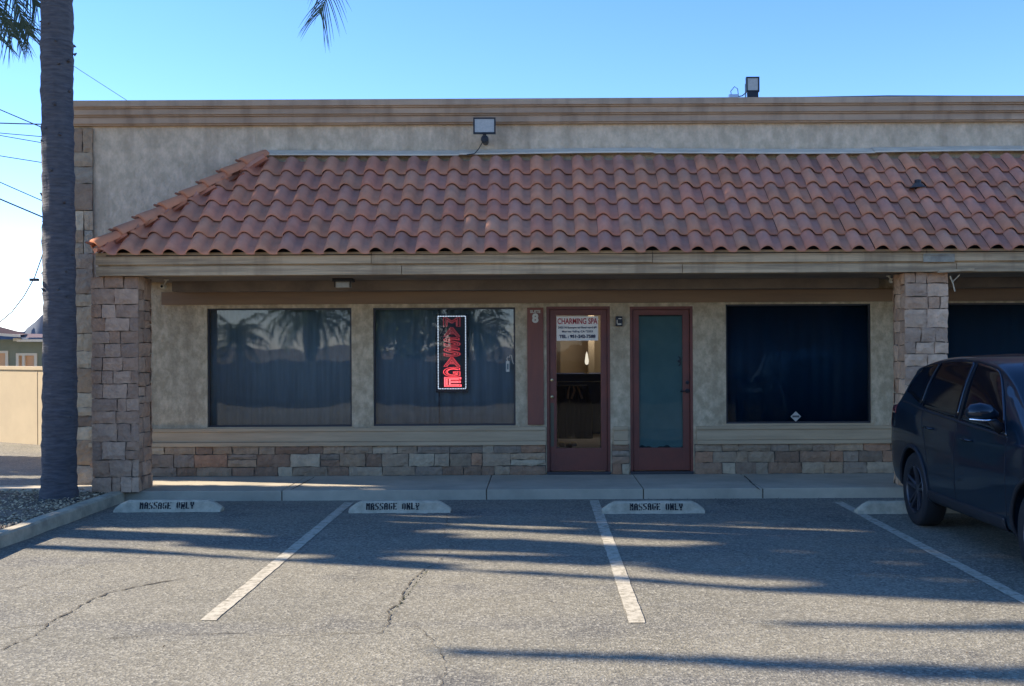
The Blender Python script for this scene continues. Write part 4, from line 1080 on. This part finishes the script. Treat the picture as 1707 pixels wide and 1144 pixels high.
root = thing('leaning_tree', 'sparse tree left of the lot whose long limb throws a thin shadow', 'tree'); lb_ = MB()  # added out of view; leaves placed to draw the thin foreground shadows
for s in DARK:
    for k in range(int(560*(s[4]+s[5]))+50):
        t = random.random(); gx = s[0]+(s[2]-s[0])*t; hw = s[4]+(s[5]-s[4])*t; gy = s[1]+(s[3]-s[1])*t + random.gauss(0, .55)*hw
        xc = random.uniform(-16, -15); y, z = caster(gx, gy, xc); leaf_quad(lb_, Vector((xc, y, z)), random.uniform(.05, .11))
lb_.build('crown', 'leaf', root, fixn=False)
p0 = caster(DARK[0][0], DARK[0][1], -15.5); p1 = caster(DARK[2][2], DARK[2][3], -15.5)
c1 = caster(14, 9.5, -15.8); c2 = caster(10, 6.4, -15.6)
t = MB(); t.tube([(-16, 13.6, -.02), (-16, 13.6, 5), (-15.9, 14.2, 10), (-15.8, c1[0], c1[1]), (-15.6, c2[0], c2[1]), (-15.6, p1[0], p1[1]), (-15.5, (p0[0]+p1[0])/2, (p0[1]+p1[1])/2), (-15.5, p0[0], p0[1])], [.2, .16, .13, .10, .08, .06, .04, .02], 8); t.build('trunk', 'bark', root, smooth=True)
rebase(root, (-16, 13.4, 0))

# ================================================================ across the street (seen in the glass)
bw = MB(); bw.box(-22, 22, -4.7, -4.5, -.02, 1.36); bw.build('boundary_wall', 'interior_dark', None, 'long low dark wall behind the lot reflected in the shop windows', 'wall')  # stands this near so its dark reflection covers the sunlit ground
ob = thing('street_building', 'dark brown two storey building across the street reflected in the right windows', 'building')  # added unseen block: keeps sky reflections off the right panes
bb = MB(); bb.box(2.6, 44, -34, -25, -.02, 9.5); bb.build('wall', mat('brown_stucco', (.05, .042, .038), .9, (.04, .035, .032), 1), ob)
for k in range(9):
    for z_ in (1.0, 5.2):
        bb = MB(); bb.box(4.4+k*4.4, 6.6+k*4.4, -25, -24.93, z_, z_+2); bb.build('window', 'alu', ob)
bb = MB(); bb.box(2.4, 44.2, -34.2, -24.8, 9.5, 9.8); bb.build('roof', 'soffit', ob); rebase(ob, (23, -25, 0))
random.seed(5)
pr0 = thing('palm_tree', 'palm across the street reflected in the leftmost window', 'palm tree', group='palms across the street')
t = MB(); t.tube([(0, 0, 0), (.05, 0, 2.6)], [.25, .2], 12); t.build('trunk', 'trunk', pr0, smooth=True)
t = MB()
for k in range(40): frond(t, (0, 0, 2.6), k*2.4, random.uniform(1.5, 2.0), radians(70-2.6*k), radians(80), .42, 26, .05, random)
t.build('crown', 'frond', pr0, fixn=False)
spots = [(-13.3, -20, .85, 'palm across the street, shortest, reflected left in the leftmost window'), (-10.1, -20, 1.25, 'palm across the street reflected near the middle of the leftmost window'), (-7.6, -23, 1.2, 'tall palm across the street reflected right in the leftmost window'),
         (-6.0, -20, 1.3, 'palm across the street reflected at the left of the neon sign window'), (-3.6, -21, 1.9, 'tallest palm across the street reflected behind the neon sign'), (-2.5, -20, .9, 'palm across the street reflected right of the neon sign')]
for i, (x, y, s_, lb) in enumerate(spots):
    o = pr0 if i == 0 else copy_tree(pr0); o.location = (x, y, 0); o.scale = (s_, s_, s_); o.rotation_euler = (0, 0, i*1.3); o['label'] = lb
root = thing('leafy_tree', 'dense tree across the street reflected in the window with the neon sign', 'tree')
t = MB()
for k in range(2600):
    a = random.uniform(0, 6.28); r_ = 2.6*random.random()**.5; zz_ = random.uniform(1.2, 5.6); r_ *= max(.2, sin((zz_-1)/4.8*pi))
    s_ = random.uniform(.08, .18); leaf_quad(t, Vector((-5.3+r_*cos(a)*.9, -19+r_*sin(a), zz_)), s_)
t.build('crown', 'leaf', root, fixn=False); t = MB(); t.tube([(-5.3, -19, -.02), (-5.2, -19, 2), (-5.3, -19, 4)], [.2, .15, .06], 8); t.build('trunk', 'bark', root); rebase(root, (-5.3, -19, 0))

# ================================================================ dark car
CARX, CARY = 3.72+.915, 12.20
def cr(tab, s):              # smooth interpolation through a table
    n_ = len(tab)
    if s <= tab[0][0]: return tab[0][1]
    if s >= tab[-1][0]: return tab[-1][1]
    for i in range(n_-1):
        if tab[i][0] <= s <= tab[i+1][0]:
            x0, y0 = tab[i]; x1, y1 = tab[i+1]; h = x1-x0; t = (s-x0)/h
            m0 = (y1-tab[i-1][1])/(x1-tab[i-1][0]) if i > 0 else (y1-y0)/h
            m1 = (tab[i+2][1]-y0)/(tab[i+2][0]-x0) if i < n_-2 else (y1-y0)/h
            return (2*t**3-3*t*t+1)*y0 + (t**3-2*t*t+t)*h*m0 + (-2*t**3+3*t*t)*y1 + (t**3-t*t)*h*m1
ZT = [(0, .86), (.06, 1.0), (.14, 1.13), (.30, 1.36), (.44, 1.55), (.60, 1.60), (1.1, 1.675), (1.8, 1.71), (2.3, 1.69), (2.7, 1.60), (3.1, 1.34), (3.45, 1.13), (3.7, 1.07), (4.1, .99), (4.35, .90), (4.5, .72)]
ZB = [(0, .42), (.15, .36), (.5, .30), (1, .27), (3.6, .27), (4.2, .26), (4.5, .34)]
PW = [(0, .87), (.08, .925), (.25, .96), (.6, .985), (1.0, 1.0), (3.5, 1.0), (3.9, .985), (4.2, .93), (4.4, .84), (4.5, .72)]
BL = [(0, 1.12), (.5, 1.19), (1.2, 1.13), (2.2, 1.07), (3.2, 1.03), (3.6, 1.0), (4.5, .8)]
def sect(s):
    zt, zb, pw, bl = cr(ZT, s), cr(ZB, s), cr(PW, s)*.915, cr(BL, s)
    bl = min(bl, zt-.05); g = max(0, min(1, (zt-bl)/.45)); xr = pw*(.86-.10*g)
    zm = bl + (zt-bl)*.5
    return [(0, zb), (pw*.72, zb), (pw*.93, zb+.03), (pw*.985, zb+.13), (pw*1.0, zb+(bl-zb)*.45), (pw*1.005, zb+(bl-zb)*.68), (pw*.985, bl-.07*g-.02), (pw*.955, bl), (pw*.955+(xr-pw*.955)*.48, zm), (xr+.012, bl+(zt-bl)*.82), (xr-.03, bl+(zt-bl)*.94), (xr*.7, zt-.004), (0, zt+.012)]
def surf(s, tau):
    P = sect(s); tx = [(i, p[0]) for i, p in enumerate(P)]; tz = [(i, p[1]) for i, p in enumerate(P)]
    return cr(tx, tau), cr(tz, tau)
def car_point(s, tau, side=-1, off=0):
    x, z = surf(s, tau)
    if off:
        x2, z2 = surf(s, tau+.05); dx, dz = x2-x, z2-z; l = math.hypot(dx, dz) or 1; x += dz/l*off; z += -dx/l*off
        if False: pass
    return Vector((side*x, -s, z))
car = thing('parked_car', 'dark navy compact suv backed into the stall at the right edge', 'car', (CARX, CARY, 0))
M['paint'] = mat('navy_car_paint', (.0025, .011, .020), .42, coat=.7, spec=.15)
M['carglass'] = mat('tinted_car_glass', (.004, .005, .009), .06, spec=.6)
M['rubber'] = mat('tyre_rubber', (.012, .012, .013), .8, bump=.3, bscale=80, bdist=.004)
M['rim'] = mat('dark_alloy', (.03, .03, .034), .35)
M['clad'] = mat('black_cladding', (.012, .013, .016), .6)
M['tail'] = mat('tail_lamp_red', (.18, .008, .012), .15, coat=1)
M['chrome'] = mat('chrome', (.75, .77, .8), .12, metal=1)
b = MB(); NS, NT_ = 110, 60; rings = []
for i in range(NS+1):
    s = 4.5*(i/NS); ring = []
    for j in range(NT_+1): ring.append(b.bm.verts.new(car_point(s, 12*j/NT_)))
    for j in range(NT_-1, 0, -1): 
        p = car_point(s, 12*j/NT_); ring.append(b.bm.verts.new((-p.x, p.y, p.z)))
    rings.append(ring)
for a, c in zip(rings, rings[1:]):
    n_ = len(a)
    for k in range(n_): b.bm.faces.new((a[k], a[(k+1) % n_], c[(k+1) % n_], c[k]))
b.bm.faces.new(rings[0][::-1]); b.bm.faces.new(rings[-1])
body = b.build('body', 'paint', car, smooth=True)
WR = .36; WS = (.95, 3.72)
for s in WS:
    c = MB(); c.lathe([(.415, -1.2), (.415, 1.2)], (0, -s, WR+.0), 'X', 40); co = c.build('cut', 'clad')
    co.parent = car
    bm_ = body.modifiers.new('b', 'BOOLEAN'); bm_.operation = 'DIFFERENCE'; bm_.object = co; bm_.solver = 'EXACT'
bpy.context.view_layer.update()
me = bpy.data.meshes.new_from_object(body.evaluated_get(bpy.context.evaluated_depsgraph_get())); body.modifiers.clear(); body.data = me; me.name = 'body'
for p in me.polygons: p.use_smooth = True
me.set_sharp_from_angle(angle=radians(35))
for o in [o for o in COL.objects if o.name.startswith('cut')]: bpy.data.objects.remove(o)
b = MB(); b.box(-.60, .60, -4.2, -.4, .25, .9); b.build('underbody', 'clad', car)
def patch(name, m, s0, s1, t0, t1, off=.004, ns=14, nt_=10, shape=None, sides=(-1, 1), label=None):
    for sd__ in sides:
        bb = MB(); V = []
        for i in range(ns+1):
            row = []
            for j in range(nt_+1):
                u, v = i/ns, j/nt_; s, t = s0+(s1-s0)*u, t0+(t1-t0)*v
                if shape: s, t = shape(u, v)
                row.append(bb.bm.verts.new(car_point(s, t, sd__, off)))
            V.append(row)
        for i in range(ns):
            for j in range(nt_): bb.bm.faces.new((V[i][j], V[i+1][j], V[i+1][j+1], V[i][j+1]))
        oo = bb.build(name, m, car, label, smooth=True)
        sf = oo.modifiers.new('s', 'SOLIDIFY'); sf.thickness = .003; sf.offset = 0
lerp = lambda a, c, t: a+(c-a)*t
patch('side_window', 'carglass', 0, 0, 0, 0, shape=lambda u, v: (lerp(lerp(.52, .66, v), 1.06+.07*v, u), lerp(7.25+.35*(1-u), 9.3, v)))
patch('side_window', 'carglass', 0, 0, 0, 0, shape=lambda u, v: (lerp(1.10+.07*v, 2.03, u), lerp(7.2, 9.35, v)))
patch('side_window', 'carglass', 0, 0, 0, 0, shape=lambda u, v: (lerp(2.10, lerp(3.12, 2.56, v), u), lerp(7.2, 9.35, v)))
patch('window_trim', 'clad', 0, 0, 0, 0, shape=lambda u, v: (lerp(.5, 3.15, u), lerp(7.08, 7.16, v)), off=.006, nt_=1, ns=40)
patch('sill_cladding', 'clad', 0, 0, 0, 0, shape=lambda u, v: (lerp(1.34, 3.16, u), lerp(1.2, 3.05, v)), off=.008, ns=30)
patch('tail_light', 'tail', 0, 0, 0, 0, shape=lambda u, v: (lerp(.045, .34+.0*v, u)+.0, lerp(5.75, 6.85, v)), off=.008)
for nm, sh in (('windscreen', lambda u, v: (lerp(2.62, 3.32, u), lerp(11.95, 10.9-.15*u, v))), ('rear_window', lambda u, v: (lerp(.46, .17, u), lerp(11.98, 10.9, v)))):
    patch(nm, 'carglass', 0, 0, 0, 0, shape=sh, off=.006)
# door shut lines and a body crease
def seam(tab, m='clad', r_=.004, nm='door_seam'):
    for sd__ in (-1, 1):
        bb = MB(); pts = []
        for i in range(len(tab)-1):
            for k in range(8):
                t = k/8; pts.append(car_point(lerp(tab[i][0], tab[i+1][0], t), lerp(tab[i][1], tab[i+1][1], t), sd__, .0))
        pts.append(car_point(tab[-1][0], tab[-1][1], sd__, 0)); bb.tube(pts, r_, 5); bb.build(nm, m, car)
seam([(2.07, 9.4), (2.07, 7), (2.09, 5), (2.1, 3.1)]); seam([(3.14, 7.2), (3.2, 5), (3.2, 3.1)]); seam([(1.13, 7.2), (1.2, 6), (1.33, 5), (1.40, 3.5), (1.45, 3.1)]); seam([(1.45, 3.05), (3.2, 3.05)])
# arches
for s in WS:
    for sd__ in (-1, 1):
        bb = MB(); pts = []
        for k in range(25):
            a = pi*(-.08 + 1.16*k/24); ss = s - .425*cos(a); zz_ = WR + .425*sin(a)
            lo_, hi_ = 0, 7
            for _ in range(18):
                mid = (lo_+hi_)/2
                if surf(max(0.02, ss), mid)[1] < zz_: lo_ = mid
                else: hi_ = mid
            x, z = surf(max(0.02, ss), lo_); pts.append((sd__*(max(x, .80)+.003), -ss, zz_))
        bb.tube(pts, .020, 8); bb.build('wheel_arch_trim', 'clad', car, smooth=True)
# wheels
for s in WS:
    for sd__ in (-1, 1):
        x0 = sd__*.79
        bb = MB(); sg = sd__
        bb.lathe([(.24, -.10*sg), (.30, -.112*sg), (.345, -.105*sg), (.362, -.085*sg), (.364, 0), (.362, .085*sg), (.345, .105*sg), (.30, .112*sg), (.24, .10*sg)], (x0, -s, WR), 'X', 48, False)
        ty = bb.build('wheel', 'rubber', car, smooth=True)
        rb = MB(); rb.lathe([(.245, .10*sg), (.238, .108*sg), (.225, .095*sg), (.215, .02*sg), (.215, -.08*sg)], (x0, -s, WR), 'X', 40, False)
        rb.lathe([(0, .075*sg), (.04, .078*sg), (.055, .07*sg), (.06, .03*sg), (0, .03*sg)], (x0, -s, WR), 'X', 24)
        for k in range(5):
            for dlt in (-.16, .16):
                a = 2*pi*k/5 + .35; c0 = Vector((x0+.062*sg, -s+.05*cos(a+dlt*2), WR+.05*sin(a+dlt*2))); c1 = Vector((x0+.095*sg, -s+.225*cos(a+dlt), WR+.225*sin(a+dlt)))
                rb.tube([c0, c1], [.02, .014], 6)
        rb.build('rim', 'rim', ty, smooth=False)
        db = MB(); db.lathe([(.0, -.02*sg), (.20, -.02*sg)], (x0, -s, WR), 'X', 32); db.build('brake_disc', 'clad', ty)
# mirrors
for sd__ in (-1, 1):
    bb = MB(); cx_ = sd__*1.0; pts = [(cx_-sd__*.12, -2.93, 1.215), (cx_-sd__*.05, -2.95, 1.24), (cx_+sd__*.02, -2.95, 1.245), (cx_+sd__*.09, -2.94, 1.24), (cx_+sd__*.125, -2.92, 1.235)]
    bb.tube(pts, [.035, .068, .078, .07, .03], 14); mo = bb.build('mirror', 'paint', car, smooth=True)
    bb = MB(); bb.tube([(cx_-sd__*.09, -3.005, 1.185), (cx_+sd__*.0, -3.022, 1.18), (cx_+sd__*.12, -2.985, 1.19)], [.008, .011, .008], 8); bb.build('chrome_strip', 'chrome', mo, smooth=True)
    bb = MB(); bb.tube([(sd__*.84, -2.95, 1.10), (cx_-sd__*.05, -2.95, 1.20)], [.045, .03], 10); bb.build('mirror_stalk', 'clad', mo, smooth=True)
    for s, z_ in ((1.32, 1.0), (2.28, .97)):
        bb = MB(); lo_, hi_ = 3, 7
        for _ in range(18):
            mid = (lo_+hi_)/2
            if surf(s, mid)[1] < z_: lo_ = mid
            else: hi_ = mid
        x = surf(s, lo_)[0]
        bb.tube([(sd__*(x-.01), -s-.0, z_), (sd__*(x+.03), -s-.02, z_), (sd__*(x+.035), -s-.10, z_+.003), (sd__*(x+.03), -s-.19, z_), (sd__*(x-.01), -s-.21, z_)], [.010, .011, .012, .011, .010], 8); bb.build('door_handle', 'paint', car, smooth=True)
patch('headlight', 'lens', 0, 0, 0, 0, shape=lambda u, v: (lerp(4.0, 4.4, u), lerp(6.0, 6.9, v)), off=.006)
